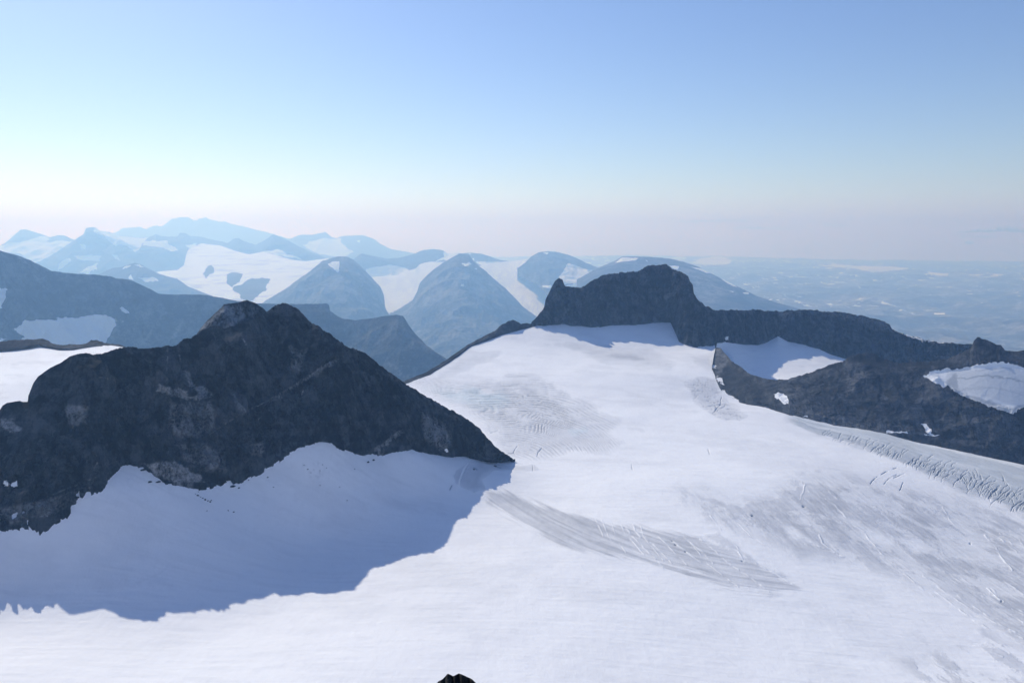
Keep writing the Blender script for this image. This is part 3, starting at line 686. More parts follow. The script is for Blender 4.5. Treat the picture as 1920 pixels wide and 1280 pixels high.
# ---------------------------------------------------------------- central massif
ms_top = withd([(990, 612), (995, 608), (1000, 603), (1008, 598), (1015, 590), (1020, 577), (1023, 560), (1030, 547), (1035, 537), (1040, 528), (1044, 524), (1048, 522), (1055, 524), (1058, 533), (1062, 537), (1080, 538), (1090, 539), (1097, 535), (1110, 527), (1123, 519), (1140, 513), (1160, 511), (1187, 510), (1200, 508), (1208, 502),
                (1215, 496.5), (1230, 497), (1249, 495.5), (1258, 502), (1275, 509), (1290, 517), (1294, 528), (1299, 534), (1301, 551), (1312, 564), (1322, 573), (1342, 581), (1369, 581), (1395, 582), (1410, 580), (1462, 584), (1477, 582), (1522, 581), (1556, 584), (1594, 588), (1624, 594), (1657, 601), (1667, 607), (1671, 614), (1684, 623),
                (1706, 629), (1736, 637), (1762, 641), (1785, 643), (1815, 645), (1870, 655), (2010, 690), (2600, 740)],
               [(990, 2900), (1048, 3000), (1240, 3085), (1275, 3040), (1305, 2970), (1342, 2960), (1395, 3150), (1462, 3330), (1522, 3400), (1657, 3450), (1815, 3300), (2010, 3250)])
z3 = lambda p: zoomed(p, 1200, 380, 2.667)
loft('mountain', ms_top, MS_BASE, M_mid, 'dark flat-topped rock massif with a small tower on its left end at the head of the glacier', cols=1500, front=300, back=50, back_len=900, back_slope=.9, skirt=40, amp=28, crag=11, brough=2, scale=110, vscale=220, rough=2.8, rscale=7, seed=31, warp=3, gain=.55, base_env=.15, top_env=.2,
     pale=[(z3([(120, 470), (160, 440), (185, 430), (170, 465), (130, 485)]), .9, 2), (z3([(690, 545), (760, 540), (740, 600), (700, 590)]), .7, 4), (z3([(940, 545), (1230, 590), (1260, 640), (1180, 640), (1100, 600), (980, 575)]), .6, 4), (z3([(1320, 720), (1370, 720), (1370, 790), (1320, 790)]), .6, 4), (z3([(1210, 740), (1300, 740), (1300, 790), (1210, 780)]), .4, 4)],
     snow=[(z3([(418, 668), (435, 664), (452, 682), (430, 685)]), 1., 1), (zoomed([(1300, 590), (1312, 602), (1370, 622), (1440, 632), (1560, 640), (1560, 644), (1430, 637), (1350, 625)], 860, 390, 1) if False else z3([(1290, 646), (1350, 664), (1430, 684), (1500, 694), (1560, 700), (1500, 698), (1420, 690), (1340, 670)]), .9, .8)])

# ---------------------------------------------------------------- right ridge with rock island
z6 = lambda p: zoomed(p, 1280, 600, 3)
rr_top = withd([(1335, 688), (1338, 668), (1342, 650), (1352, 652), (1360, 663), (1373, 678), (1390, 688), (1407, 703), (1427, 708), (1447, 712), (1473, 712), (1493, 707), (1513, 700), (1540, 690), (1560, 682), (1580, 677), (1593, 668), (1607, 663), (1623, 661), (1640, 663), (1650, 670), (1667, 675), (1687, 681), (1710, 679), (1747, 677), (1780, 672), (1800, 663),
                (1820, 652), (1827, 637), (1833, 632), (1853, 638), (1877, 648), (1885, 657), (1907, 659), (1920, 657), (2010, 662), (2120, 648), (2300, 668), (2420, 640), (2600, 670)],
               [(1335, 2480), (1342, 2735), (1352, 2690), (1373, 2480), (1407, 2330), (1447, 2240), (1493, 2210), (1560, 2200), (1623, 2190), (1687, 2150), (1747, 2120), (1833, 2100), (1920, 2040), (2120, 1960), (2600, 1760)])
loft('mountain', rr_top, RR_BASE, M_scree, 'grey scree-covered rock ridge at right edge with a sagging ice patch', cols=1200, front=300, back=50, back_len=600, back_slope=.8, skirt=30, amp=11, crag=.9, brough=2.5, scale=90, vscale=80, rough=2.6, rscale=7, seed=37, warp=3.5, gain=.55, base_env=.15, top_env=.25, shape=1.15, crest=16, sm=70, flat=[z6([(1400, 290), (1560, 275), (1800, 240), (2200, 300), (2200, 560), (1920, 490), (1700, 480), (1500, 370)])],
     snow=[(z6([(1350, 310), (1400, 285), (1470, 272), (1560, 272), (1680, 250), (1740, 238), (1810, 235), (1860, 255), (1960, 270), (2200, 300), (2450, 430), (2200, 540), (1920, 490), (1850, 530), (1790, 505), (1700, 480), (1620, 440), (1560, 420), (1490, 370), (1470, 378), (1400, 345)]), 1., 3.), (z6([(512, 412), (540, 405), (590, 425), (598, 465), (570, 470), (530, 445)]), 1., 2), (z6([(1333, 575), (1350, 575), (1395, 605), (1400, 635), (1450, 648), (1390, 640), (1350, 600)]), 1, 1), (z6([(1145, 622), (1270, 626), (1270, 632), (1150, 630)]), 1, .8), (z6([(675, 538), (705, 540), (705, 548), (680, 546)]), .9, .8), (z6([(1355, 635), (1450, 645), (1450, 650), (1360, 640)]), .9, .7)],
     pale=[(z6([(170, 160), (215, 160), (260, 230), (220, 300), (190, 330), (170, 250)]), 1., 3), (z6([(920, 240), (1010, 240), (1040, 300), (960, 420), (920, 400)]), .7, 8), (z6([(600, 490), (900, 540), (1250, 590), (1450, 640), (1200, 650), (900, 600), (700, 560)]), .75, 6), (z6([(1250, 480), (1380, 540), (1420, 620), (1300, 560)]), .6, 8), (z6([(550, 380), (660, 380), (640, 480), (600, 480)]), .6, 6), (z6([(1200, 280), (1380, 300), (1500, 400), (1800, 560), (1900, 700), (1500, 600), (1300, 420)]), .35, 12)],  # the rock island's left end is painted pale for the sun on it
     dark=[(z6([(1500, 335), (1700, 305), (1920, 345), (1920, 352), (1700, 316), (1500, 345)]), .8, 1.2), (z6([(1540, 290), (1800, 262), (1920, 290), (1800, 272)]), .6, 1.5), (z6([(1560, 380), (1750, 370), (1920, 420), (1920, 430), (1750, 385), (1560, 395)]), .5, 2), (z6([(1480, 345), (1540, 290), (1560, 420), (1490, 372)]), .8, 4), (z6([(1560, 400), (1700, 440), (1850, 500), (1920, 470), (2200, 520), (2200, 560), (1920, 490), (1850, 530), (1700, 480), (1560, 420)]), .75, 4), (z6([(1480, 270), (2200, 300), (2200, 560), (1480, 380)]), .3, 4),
           (z6([(230, 250), (330, 280), (520, 480), (350, 470), (220, 400)]), .6, 5), (z6([(1480, 370), (1560, 420), (1700, 480), (1800, 505), (1760, 520), (1640, 480), (1500, 420)]), .7, 3), (z6([(900, 640), (1300, 640), (1700, 720), (1920, 800), (1920, 815), (1500, 720), (1100, 640)]), .5, 3), (z6([(940, 210), (1030, 185), (1150, 230), (1200, 330), (1100, 300)]), .5, 6)])  # the rock island's right side is painted dark for its shade
# small glacier in the hollow behind it
cg_top = [(p[0], p[1] - 2, p[2] + 15) for p in MS_BASE if 1342 <= p[0] <= 1600]
cg_top = [(1335, 640, 2850)] + cg_top + [(1640, 690, 3240)]
cg_base = [(1335, 672, 2790), (1352, 680, 2770), (1373, 702, 2620), (1407, 727, 2540), (1447, 733, 2540), (1560, 722, 2600), (1640, 712, 2700)]
loft('glacier', cg_top, cg_base, M_snow, 'small snow-white cirque glacier in the hollow under the long dark wall', cols=420, front=160, back=6, back_len=40, back_slope=-.3, amp=7, scale=120, ridged=False, octs=4, seed=41, extra=snow_extra, cat='glacier', top_env=.6)

# ---------------------------------------------------------------- blue ridge in the middle distance
z1 = lambda p: zoomed(p, 0, 380, 3); z2 = lambda p: zoomed(p, 600, 380, 3)
br_top = withd([(-700, 440), (-450, 405), (-180, 430), (-90, 448), (0, 470), (20, 475), (43, 482), (67, 493), (97, 508), (113, 510), (140, 513), (173, 514), (207, 518), (217, 522), (240, 524), (257, 530), (277, 540), (297, 550), (320, 552), (367, 552), (387, 553), (417, 558), (440, 563), (480, 568), (520, 570), (570, 569.5), (613, 569), (617, 572), (619, 583), (633, 592), (643, 597),
                (667, 600), (693, 597), (717, 593), (743, 590), (755, 592), (760, 598), (767, 610), (780, 627), (800, 647), (817, 660), (833, 670), (850, 684), (870, 700)], [(-180, 4200), (0, 4300), (97, 4500), (297, 4800), (613, 5000), (640, 4950), (755, 4800), (870, 4500)])
br_base = withd([(-700, 800), (-180, 790), (0, 790), (300, 770), (600, 770), (760, 750), (835, 720), (872, 704)], [(-180, 3700), (0, 3800), (300, 4250), (600, 4420), (760, 4320), (872, 4380)])
loft('mountain', br_top, br_base, M_blue, 'long blue hazy ridge with a pale hanging ice patch, behind the nearest dark ridge at left', cols=1200, front=260, back=40, back_len=1800, back_slope=.55, amp=85, scale=300, vscale=700, rough=1.3, rscale=9, seed=51, warp=4, top_env=.08, shape=1.2,
     snow=[(z1([(80, 710), (140, 660), (300, 655), (420, 645), (590, 632), (650, 660), (655, 690), (620, 730), (590, 785), (350, 805), (110, 800), (140, 750)]), .95, 3), (z1([(630, 650), (670, 640), (740, 670), (650, 690)]), .5, 4), (z1([(672, 590), (695, 585), (725, 620), (690, 620)]), .8, 2), (z1([(0, 470), (40, 490), (30, 540), (0, 590), (-40, 600), (-60, 460)]), 1, 2), (z1([(0, 765), (40, 770), (0, 785)]), .9, 1)],
     pale=[(z1([(820, 770), (900, 640), (930, 620), (860, 720), (830, 800)]), .8, 3), (z1([(960, 760), (1030, 650), (1040, 660), (980, 770)]), .8, 3), (z1([(640, 690), (900, 560), (920, 570), (700, 760), (600, 790)]), .5, 8), (z1([(760, 770), (820, 750), (850, 810), (760, 815)]), .6, 4), (z2([(390, 900), (430, 920), (480, 980), (440, 980)]), .7, 3), (z1([(80, 285), (290, 385), (270, 385), (60, 290)]), .9, 1)],
     dark=[(z1([(0, 480), (300, 420), (700, 470), (900, 540), (700, 600), (300, 640), (60, 640)]), .25, 12)])

# ---------------------------------------------------------------- hazy mountains beyond the valley
tri_top = withd([(560, 690), (640, 640), (690, 606), (713, 594), (753, 576), (773, 563), (782, 547), (787, 530), (800, 517), (813, 505), (830, 493), (847, 483), (860, 476), (867, 476), (880, 478), (886, 486), (893, 495), (907, 505), (927, 523), (947, 540), (967, 560), (983, 577), (1007, 594), (1040, 620), (1100, 665)], [(560, 8200), (713, 8900), (862, 9500), (1007, 8900), (1100, 8300)])
tri_base = withd([(560, 720), (700, 730), (860, 740), (1000, 735), (1100, 720)], [(560, 6300), (700, 6000), (860, 5900), (1000, 6000), (1100, 6300)])
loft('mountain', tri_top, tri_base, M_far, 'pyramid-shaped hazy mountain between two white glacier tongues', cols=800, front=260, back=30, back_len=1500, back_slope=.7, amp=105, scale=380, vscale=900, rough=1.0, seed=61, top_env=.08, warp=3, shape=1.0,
     snow=[(z2([(795, 340), (840, 335), (855, 350), (800, 355)]), .8, 1.5), (z2([(790, 468), (810, 455), (812, 475)]), .8, 1), (z2([(870, 368), (885, 370), (882, 378)]), .9, 1), (z2([(330, 635), (420, 590), (480, 575), (430, 610), (350, 645)]), .55, 2), (z2([(800, 460), (870, 440), (900, 470), (830, 520), (790, 500)]), .2, 6)],
     pale=[(z2([(560, 520), (700, 380), (850, 350), (840, 400), (700, 520), (600, 590)]), .7, 8), (z2([(800, 400), (900, 400), (960, 500), (860, 530)]), .5, 8)], dark=[(z2([(770, 290), (830, 300), (860, 340), (780, 345)]), .6, 3), (z2([(800, 540), (1000, 560), (980, 580), (800, 555)]), .5, 3)])
loft('mountain', withd([(430, 610), (500, 562), (533, 543), (560, 523), (583, 507), (603, 490), (617, 485), (633, 481), (650, 481), (663, 487), (677, 500), (697, 520), (713, 537), (720, 553), (722, 575), (730, 592), (760, 615)], [(430, 8000), (533, 8300), (640, 8900), (760, 8800)]), withd([(430, 680), (640, 690), (765, 690)], [(430, 6300), (640, 5900), (765, 6200)]),
     M_far, 'rounded hazy mountain with one white snow patch near its top, left of the pyramid-shaped one', cols=560, front=200, back=30, back_len=1500, back_slope=.6, amp=120, scale=400, vscale=800, rough=1.0, seed=65, top_env=.08, warp=2,
     snow=[(z2([(45, 345), (75, 328), (105, 330), (102, 345), (88, 352), (110, 385), (95, 393), (65, 365)]), 1, 1.5), (z1([(1845, 345), (1880, 328), (1910, 330), (1905, 385), (1870, 370)]), 1, 1.), (z2([(80, 540), (200, 515), (180, 535), (100, 560)]), .4, 4), (z2([(160, 350), (190, 355), (185, 380), (165, 370)]), .35, 2)])
loft('mountain', withd([(655, 505), (665, 484), (678, 475), (700, 480), (727, 485), (750, 483), (773, 477), (793, 469), (813, 467), (830, 469), (840, 475), (857, 475), (880, 474), (900, 475), (917, 480), (937, 488), (957, 490), (973, 489), (990, 492), (1010, 497)], [(655, 12800), (813, 13500), (1010, 13200)]), withd([(655, 545), (760, 545), (850, 520), (1010, 530)], [(655, 11900), (800, 12300), (1010, 12300)]),
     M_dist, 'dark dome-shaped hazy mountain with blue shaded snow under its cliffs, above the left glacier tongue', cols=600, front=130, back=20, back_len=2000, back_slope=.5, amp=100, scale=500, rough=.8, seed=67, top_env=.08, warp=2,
     snow=[(z2([(255, 370), (400, 350), (480, 362), (505, 388), (430, 412), (300, 425), (255, 400)]), .95, 3), (z2([(690, 285), (705, 275), (770, 288), (790, 300), (640, 335), (700, 305)]), 1, 1.5), (z2([(835, 283), (850, 285), (845, 292)]), 1, 1), (z2([(870, 330), (1010, 330), (1000, 350), (910, 360)]), .8, 3)])
glx = lambda at, X, D, Z, px, py: at.update(ice=.32 * smooth(.0, .6, fbm(px / 9, py / 16, octaves=4, seed=7)), blue=np.zeros(px.shape), streak=.18 * smooth(.2, .7, fbm(px / 4 + py / 9, py / 30, octaves=3, seed=8)), lip=np.zeros(px.shape), crev=np.zeros(px.shape))
loft('glacier', [(680, 520, 12100), (700, 519, 12100), (743, 516, 12200), (763, 508, 12400), (780, 503, 12500), (787, 495, 12800), (813, 488, 13000), (833, 482, 13200), (857, 476, 13300), (890, 478, 13300)], [(680, 615, 9700), (780, 615, 9700), (890, 610, 9800)], M_snowfar, 'white glacier tongue flowing down left of the pyramid-shaped mountain', cols=320, front=160, back=6, back_len=300, back_slope=.3, amp=30, scale=500, ridged=False, octs=4, seed=69, extra=glx, cat='glacier', shape=1.1)
loft('glacier', [(880, 500, 12400), (905, 498, 12400), (937, 491, 12700), (957, 490, 12800), (990, 486, 12800), (1010, 487, 12800), (1060, 492, 12700)], [(880, 625, 9300), (1000, 625, 9300), (1060, 625, 9300)], M_snowfar, 'white broken glacier tongue flowing down right of the pyramid-shaped mountain', cols=300, front=180, back=6, back_len=300, back_slope=.3, amp=35, scale=420, ridged=False, octs=5, seed=70, extra=glx, cat='glacier', shape=1.1)
loft('mountain', withd([(970, 508), (976, 500), (990, 487), (997, 480), (1010, 473), (1027, 471), (1043, 472), (1063, 477), (1080, 483), (1097, 492), (1117, 500), (1140, 510), (1180, 525)], [(970, 11400), (1040, 11700), (1180, 11500)]), withd([(970, 510), (976, 519), (992, 529), (1005, 531), (1015, 543), (1030, 560), (1060, 575), (1180, 580)], [(970, 11200), (1005, 10300), (1030, 9600), (1180, 9300)]),
     M_far, 'rounded hazy mountain with a blue shaded snow face behind the rock tower', cols=420, front=140, back=20, back_len=1800, back_slope=.5, amp=80, scale=350, rough=.8, seed=71, top_env=.08, warp=2,
     snow=[(z2([(1345, 410), (1400, 335), (1470, 362), (1540, 380), (1545, 405), (1480, 450), (1380, 460), (1340, 440)]), .9, 3), (z2([(1380, 468), (1480, 448), (1480, 462), (1380, 478)]), 1, 1.2), (z2([(1495, 430), (1545, 380), (1552, 400), (1510, 432)]), 1, 1.2), (z2([(1250, 465), (1300, 462), (1300, 478), (1255, 478)]), 1, 1.2), (z2([(1255, 282), (1290, 280), (1280, 292)]), .9, 1)])
loft('mountain', withd([(1080, 525), (1117, 504), (1133, 497), (1150, 490), (1167, 481), (1200, 481), (1226, 482), (1256, 485), (1282, 491), (1309, 500), (1327, 509), (1346, 519), (1369, 530), (1391, 541), (1417, 554), (1455, 567), (1492, 577), (1522, 583), (1560, 595), (1640, 625)], [(1080, 8600), (1200, 9000), (1391, 8000), (1640, 7200)]), withd([(1080, 640), (1400, 650), (1640, 660)], [(1080, 5900), (1300, 5600), (1640, 5400)]),
     M_far, 'broad whaleback mountain with strips of snow along its crest, behind the flat-topped massif', cols=620, front=180, back=20, back_len=1800, back_slope=.4, amp=60, scale=300, rough=.6, seed=73, top_env=.06, warp=.7, ridged=False,
     snow=[(z3([(145, 315), (195, 316), (190, 335), (172, 332)]), 1, 1), (z3([(235, 315), (260, 322), (310, 330), (355, 352), (330, 350), (280, 332)]), 1, .8), (z3([(383, 362), (400, 368), (450, 395), (485, 420), (465, 418), (420, 392)]), 1, .9), (z3([(512, 448), (540, 448), (545, 458), (520, 456)]), 1, .8), (z3([(448, 440), (470, 443), (465, 448)]), 1, .8), (z2([(1660, 338), (1700, 308), (1795, 310), (1770, 325), (1720, 330)]), 1, 1), (z3([(25, 280), (50, 300), (30, 290)]), .8, .8)],
     dark=[(z3([(350, 530), (440, 460), (560, 470), (780, 535), (600, 545)]), .6, 6)], pale=[(z3([(240, 340), (380, 370), (450, 440), (340, 520), (260, 460)]), .6, 10)])

# ---------------------------------------------------------------- far ranges on the left
ice_field = z1([(1110, 250), (1130, 225), (1160, 235), (1240, 240), (1320, 270), (1400, 292), (1480, 275), (1560, 298), (1640, 322), (1720, 330), (1840, 312), (1760, 390), (1640, 450), (1500, 560), (1460, 560), (1520, 430), (1400, 425), (1330, 470), (1290, 480), (1380, 560), (1330, 560), (1130, 490), (1000, 430), (880, 390), (1000, 380), (1040, 350), (1050, 290), (1060, 270)])
holes = [z1([(1275, 405), (1300, 395), (1365, 395), (1350, 440), (1310, 475), (1275, 450)]), z1([(1310, 480), (1420, 425), (1520, 430), (1500, 495), (1400, 560), (1370, 540)]), z1([(1165, 360), (1190, 350), (1200, 390), (1165, 430), (1150, 400)])]


def far_extra(at, X, D, Z, px, py):
    for h in holes:
        at['snow'] *= 1 - mask(h, px, py, 1.5)
    at['snow'] = np.clip(at['snow'], 0, 1)


f2_top = withd([(20, 520), (73, 490), (100, 477), (127, 458), (143, 448), (157, 438), (162, 427), (177, 426), (187, 432), (207, 436), (220, 442), (253, 445), (277, 445), (293, 439), (303, 443), (317, 444), (333, 443), (337, 437), (347, 437), (357, 443), (377, 443), (390, 448), (417, 453), (427, 456), (437, 448), (447, 446), (457, 452), (480, 459), (493, 452), (513, 439), (533, 447), (553, 458), (580, 472), (603, 480), (640, 500), (700, 530)],
               [(20, 13400), (165, 14200), (340, 15200), (513, 14500), (700, 13500)])
f2_base = withd([(20, 560), (200, 570), (400, 590), (560, 590), (700, 580)], [(20, 11300), (300, 11600), (560, 11600), (700, 11400)])
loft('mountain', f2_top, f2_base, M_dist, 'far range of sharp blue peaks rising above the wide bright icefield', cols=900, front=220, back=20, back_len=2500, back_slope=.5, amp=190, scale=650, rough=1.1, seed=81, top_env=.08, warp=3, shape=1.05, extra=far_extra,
     snow=[(z1([(530, 140), (560, 150), (640, 175), (760, 195), (835, 197), (815, 215), (790, 262), (765, 272), (700, 245), (640, 235), (560, 180), (520, 160)]), .95, 2), (z1([(810, 220), (920, 212), (1005, 262), (960, 275), (870, 245), (810, 245)]), .9, 2), (z1([(325, 385), (330, 340), (395, 312), (405, 325), (350, 360)]), .9, 2), (z1([(450, 392), (500, 355), (555, 345), (540, 375), (480, 402)]), .95, 2), (z1([(1030, 230), (1110, 225), (1100, 290), (1060, 270)]), .62, 3), (z1([(1440, 275), (1560, 260), (1700, 310), (1720, 330), (1600, 310)]), .62, 3), (z1([(630, 290), (660, 290), (680, 320), (650, 315)]), .8, 1.5), (z1([(440, 230), (480, 230), (490, 270), (460, 260)]), .62, 2), (z1([(400, 290), (580, 290), (560, 340), (440, 330)]), .62, 5)],
     dark=[(z1([(540, 390), (580, 330), (620, 280), (650, 255), (700, 262), (760, 278), (830, 290), (1000, 270), (1045, 290), (1040, 350), (1000, 380), (890, 385), (760, 340), (640, 380)]), .8, 2)])
def on_plane(pts):
    out = []
    for x_, y_ in pts:
        out.append((x_, y_, -1483. / (float(ps(x_, y_)[1]) - .0938)))
    return out


def icefield_extra(at, X, D, Z, px, py):
    m_ = np.ones(px.shape, np.float32)
    w1 = fbm(px / 10, py / 8, octaves=5, seed=204) * 6; w2 = fbm(px / 10, py / 8, octaves=5, seed=205) * 4
    for h in holes:
        m_ *= 1 - mask(h, px + w1, py + w2, 1.2)
    at['snow'] = m_; at['dark'] = .55 * smooth(.1, .6, fbm(px / 30 + py / 10, py / 3, octaves=4, seed=206))


loft('glacier', on_plane([(286, 513), (297, 509), (333, 506), (345, 497), (349, 478), (353, 468), (362, 463), (370, 460), (378, 456), (390, 458), (413, 460), (440, 470), (467, 477), (493, 472), (520, 479), (547, 487), (573, 490), (600, 486), (614, 484), (640, 490)]),
     on_plane([(286, 575), (450, 580), (640, 575)]), M_dist, 'wide bright icefield spread below the far range of sharp blue peaks', cols=420, front=130, back=4, back_len=60, back_slope=.5, amp=26, scale=420, ridged=False, octs=5, seed=203, extra=icefield_extra, cat='glacier', top_env=.4)
loft('mountain', withd([(-700, 455), (-520, 440), (-330, 462), (-160, 470), (-60, 450), (0, 461), (13, 453), (27, 440), (40, 430), (53, 431), (67, 436), (87, 442), (92, 445), (110, 441), (123, 442), (137, 449), (160, 460), (220, 490)], [(-160, 15500), (40, 16200), (220, 15500)]), withd([(-700, 540), (-160, 540), (60, 550), (225, 540)], [(-160, 13500), (60, 13200), (225, 13500)]),
     M_dist, 'leftmost far blue peak with bright snow slopes on its flank', cols=420, front=140, back=20, back_len=2500, back_slope=.5, amp=140, scale=600, rough=1.0, seed=83, top_env=.08, warp=2.5,
     snow=[(z1([(10, 240), (50, 222), (110, 222), (200, 200), (255, 188), (275, 200), (265, 222), (330, 215), (405, 218), (370, 255), (330, 270), (250, 320), (200, 340), (120, 290), (0, 275), (-60, 270)]), .92, 2), (z1([(120, 300), (250, 320), (220, 335), (150, 310)]), .7, 3)], pale=[])
loft('mountain', withd([(120, 560), (160, 528), (185, 514), (200, 507), (212, 502), (227, 501), (240, 496), (253, 493), (265, 496), (277, 503), (300, 514), (333, 523), (353, 537), (380, 548), (420, 562)], [(120, 8900), (217, 9000), (420, 8600)]), withd([(120, 600), (250, 600), (425, 600)], [(120, 8100), (250, 8000), (425, 7800)]),
     M_dist, 'dark blue foothill in front of the far range of sharp peaks', cols=420, front=140, back=20, back_len=1600, back_slope=.5, amp=60, scale=400, rough=.6, seed=85, top_env=.1, warp=2.5,
     snow=[(z1([(770, 420), (880, 420), (900, 440), (820, 448)]), .7, 2), (z1([(720, 415), (735, 405), (750, 425), (725, 428)]), .9, 1.2), (z1([(750, 340), (780, 345), (820, 365), (790, 362)]), .8, 1.2), (z1([(690, 362), (735, 352), (735, 360), (700, 372)]), .8, 1.2), (z1([(630, 290), (670, 295), (680, 320), (650, 315)]), .7, 1.5), (z1([(840, 320), (1000, 340), (960, 390), (880, 390)]), .62, 6)])
loft('mountain', withd([(500, 470), (530, 455), (543, 448), (563, 440), (587, 440), (610, 435), (623, 445), (630, 447), (643, 442), (680, 441), (700, 447), (713, 457), (733, 467), (763, 472), (790, 478), (840, 490)], [(500, 20000), (680, 20500), (840, 20000)]), withd([(500, 510), (680, 515), (840, 505)], [(500, 17800), (680, 17600), (840, 18000)]),
     M_dist, 'very pale distant twin-topped mountain with snow slopes, right of the sharp peaks', cols=360, front=90, back=16, back_len=2500, back_slope=.5, amp=70, scale=700, rough=.5, seed=87, top_env=.08, warp=2, snow=[(z2([(-60, 215), (20, 200), (90, 205), (140, 240), (190, 280), (120, 310), (0, 290), (-80, 260)]), .85, 2), (z2([(205, 212), (230, 208), (225, 225)]), .8, 1), (z1([(1650, 215), (1700, 235), (1760, 215), (1850, 200), (1920, 200), (1920, 270), (1760, 270)]), .7, 3)])
loft('mountain', withd([(150, 462), (190, 446), (217, 436), (230, 428), (247, 427), (260, 425), (273, 430), (290, 423), (303, 424), (315, 417), (323, 409), (330, 410), (337, 407), (345, 408), (353, 407), (362, 413), (370, 413), (377, 409), (385, 407), (393, 412), (410, 415), (422, 415), (433, 420), (450, 423), (467, 427), (480, 431), (500, 435), (515, 440), (540, 447), (600, 462)],
                       [(150, 23300), (380, 24000), (600, 23500)]), withd([(150, 490), (380, 490), (600, 490)], [(150, 21500), (380, 21500), (600, 21500)]), M_dist, 'palest jagged range farthest away on the horizon at left', cols=520, front=80, back=10, back_len=1200, back_slope=.6, amp=60, scale=600, rough=1.6, rscale=5, seed=89, top_env=.1)


# ---------------------------------------------------------------- rolling upland towards the horizon
def build_upland():
    cols, rows = 2000, 620
    a = np.linspace(-1.12, 1.12, cols)
    far = np.minimum(30000, 19400 / np.maximum(np.abs(a), .1)) * FAR
    near = np.interp(a, [-.66, 0, .2, .35, .8], [17000, 15000, 9000, 5600, 4300]) * FAR
    s1 = ps(960 + F * a, np.interp(a, [-.66, 0, .15, .3, .45, .8], [478, 480, 477, 482, 487, 492]))[1]
    zf = s1 * far; zn = np.interp(a, [-.66, .1, .35, .8], [-1200, -1150, -1050, -1000]) * FAR
    t = np.linspace(0, 1, rows)[:, None]
    D = 1 / ((1 - t) / near + t / far)
    tt = (D - near) / (far - near)
    X = a * D
    Z = zn + (zf - zn) * tt ** .8
    n = fbm(X / 3200, D / 3200, octaves=8, seed=101, ridged=True, gain=.52)
    n2 = fbm(X / 8000, D / 8000, octaves=4, seed=105)
    Z = Z + (300 * n + 230 * n2) * smooth(0, .12, tt) * (1 - .55 * smooth(.7, 1, tt)) - 70
    px, py = proj(X, D, Z)
    w1 = fbm(px / 25, py / 8, octaves=4, seed=3)
    sn = np.zeros(px.shape, np.float32)
    for p, w in [(z3([(900, 315), (980, 308), (1100, 318), (1250, 318), (1380, 330), (1250, 342), (1170, 350), (1080, 330)]), 1), (z3([(1440, 348), (1545, 352), (1530, 366), (1460, 362)]), .9), (z3([(250, 300), (300, 280), (400, 265), (470, 290), (440, 310), (340, 315), (280, 310)]), .7), (z3([(1380, 382), (1420, 384), (1380, 389)]), .9), (z3([(130, 275), (220, 265), (250, 278), (200, 290)]), .6), (z3([(1460, 548), (1535, 552), (1530, 560), (1470, 558)]), .8)]:
        sn = np.maximum(sn, w * mask(p, px + w1 * 8, py + w1 * 1.5, 1.5))
    sc = fbm(X / 330 + .3 * D / 330, D / 520, octaves=6, seed=111, gain=.6); reg = fbm(X / 6000, D / 6000, octaves=3, seed=113)
    left = smooth(1750, 1300, px) * smooth(620, 530, py)
    sn = np.maximum(sn, smooth(.36, .5, sc + .3 * reg + .12 * left - .04 + .16 * smooth(540, 488, py)) * smooth(650, 560, py) * .8)  # extra snow towards the horizon whitens it like haze, besides real ice caps
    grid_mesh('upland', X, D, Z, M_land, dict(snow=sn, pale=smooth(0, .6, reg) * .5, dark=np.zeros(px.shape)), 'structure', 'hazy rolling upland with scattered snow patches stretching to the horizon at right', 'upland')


build_upland()

# valley floor: one sheet under everything
m = N('valley_ground')
g = m.noise(700, 8, .6)
M_ground = m.done(m.mix(m.step(g, .4, .65), (.05, .065, .045), (.11, .11, .095)), .95, m.bump(g, 30), .1)
gx, gy = np.meshgrid(np.linspace(-20000 * FAR, 19700 * FAR, 60), np.linspace(-1400, 31200 * FAR, 60))
grid_mesh('valley', gx, gy, -1480 * FAR + 0 * gx, M_ground, None, 'structure', 'green-grey valley floor lying under all the mountains', 'valley')

# ---------------------------------------------------------------- the summit underfoot
th = np.linspace(-math.pi, math.pi, 260); r = np.concatenate([[.02], np.geomspace(.4, 640, 190)])
TH, R = np.meshgrid(th, r)
gx = R * np.sin(TH) * (1 + 1.4 * smooth(3, 60, R)); gy = R * np.cos(TH)  # stretched sideways so the unseen snowy face bounces more light
gz = -1.75 - .68 * np.minimum(R, 45) - 1.02 * np.maximum(R - 45, 0) - .12 * np.minimum(R, 6)
nz = fbm(gx / 30 + 5, gy / 30, octaves=7, seed=121, ridged=True)
gz = gz + nz * np.minimum(R * .06, 5) - np.minimum(R * .06, 5) * .9
M_summit = rock_mat('rock_underfoot', (.03, .03, .031), (.10, .10, .098), (.2, .2, .2), 12, .8)
z0 = np.zeros(gx.shape)
grid_mesh('summit_slope', gx, gy, gz, M_summit, dict(snow=smooth(25, 60, R + 25 * nz), pale=z0, dark=z0), 'structure', 'steep summit slope falling away under the viewpoint, stony above, with unseen snow added below to bounce light', 'slope', flip=True)  # out-of-view snow cover added to bounce sunlight onto the shaded glacier
bt = [(790, 1420), (800, 1330), (812, 1292), (819, 1280), (822, 1276), (826, 1274.5), (830, 1272), (834.5, 1267), (839.4, 1261.8), (844, 1263.7), (849.5, 1266.6), (853, 1265.2), (857, 1262.8), (860.5, 1261.4), (866, 1263.5), (873.8, 1267), (880, 1269.6), (884.7, 1272), (889, 1276), (893, 1280), (903, 1296), (920, 1340), (935, 1420)]
bt = [(x, y, 8.0 + .05 * math.sin(i * 2.1)) for i, (x, y) in enumerate(bt)]
bb = [(790, 1460, 7.5), (860, 1480, 7.2), (935, 1460, 7.5)]
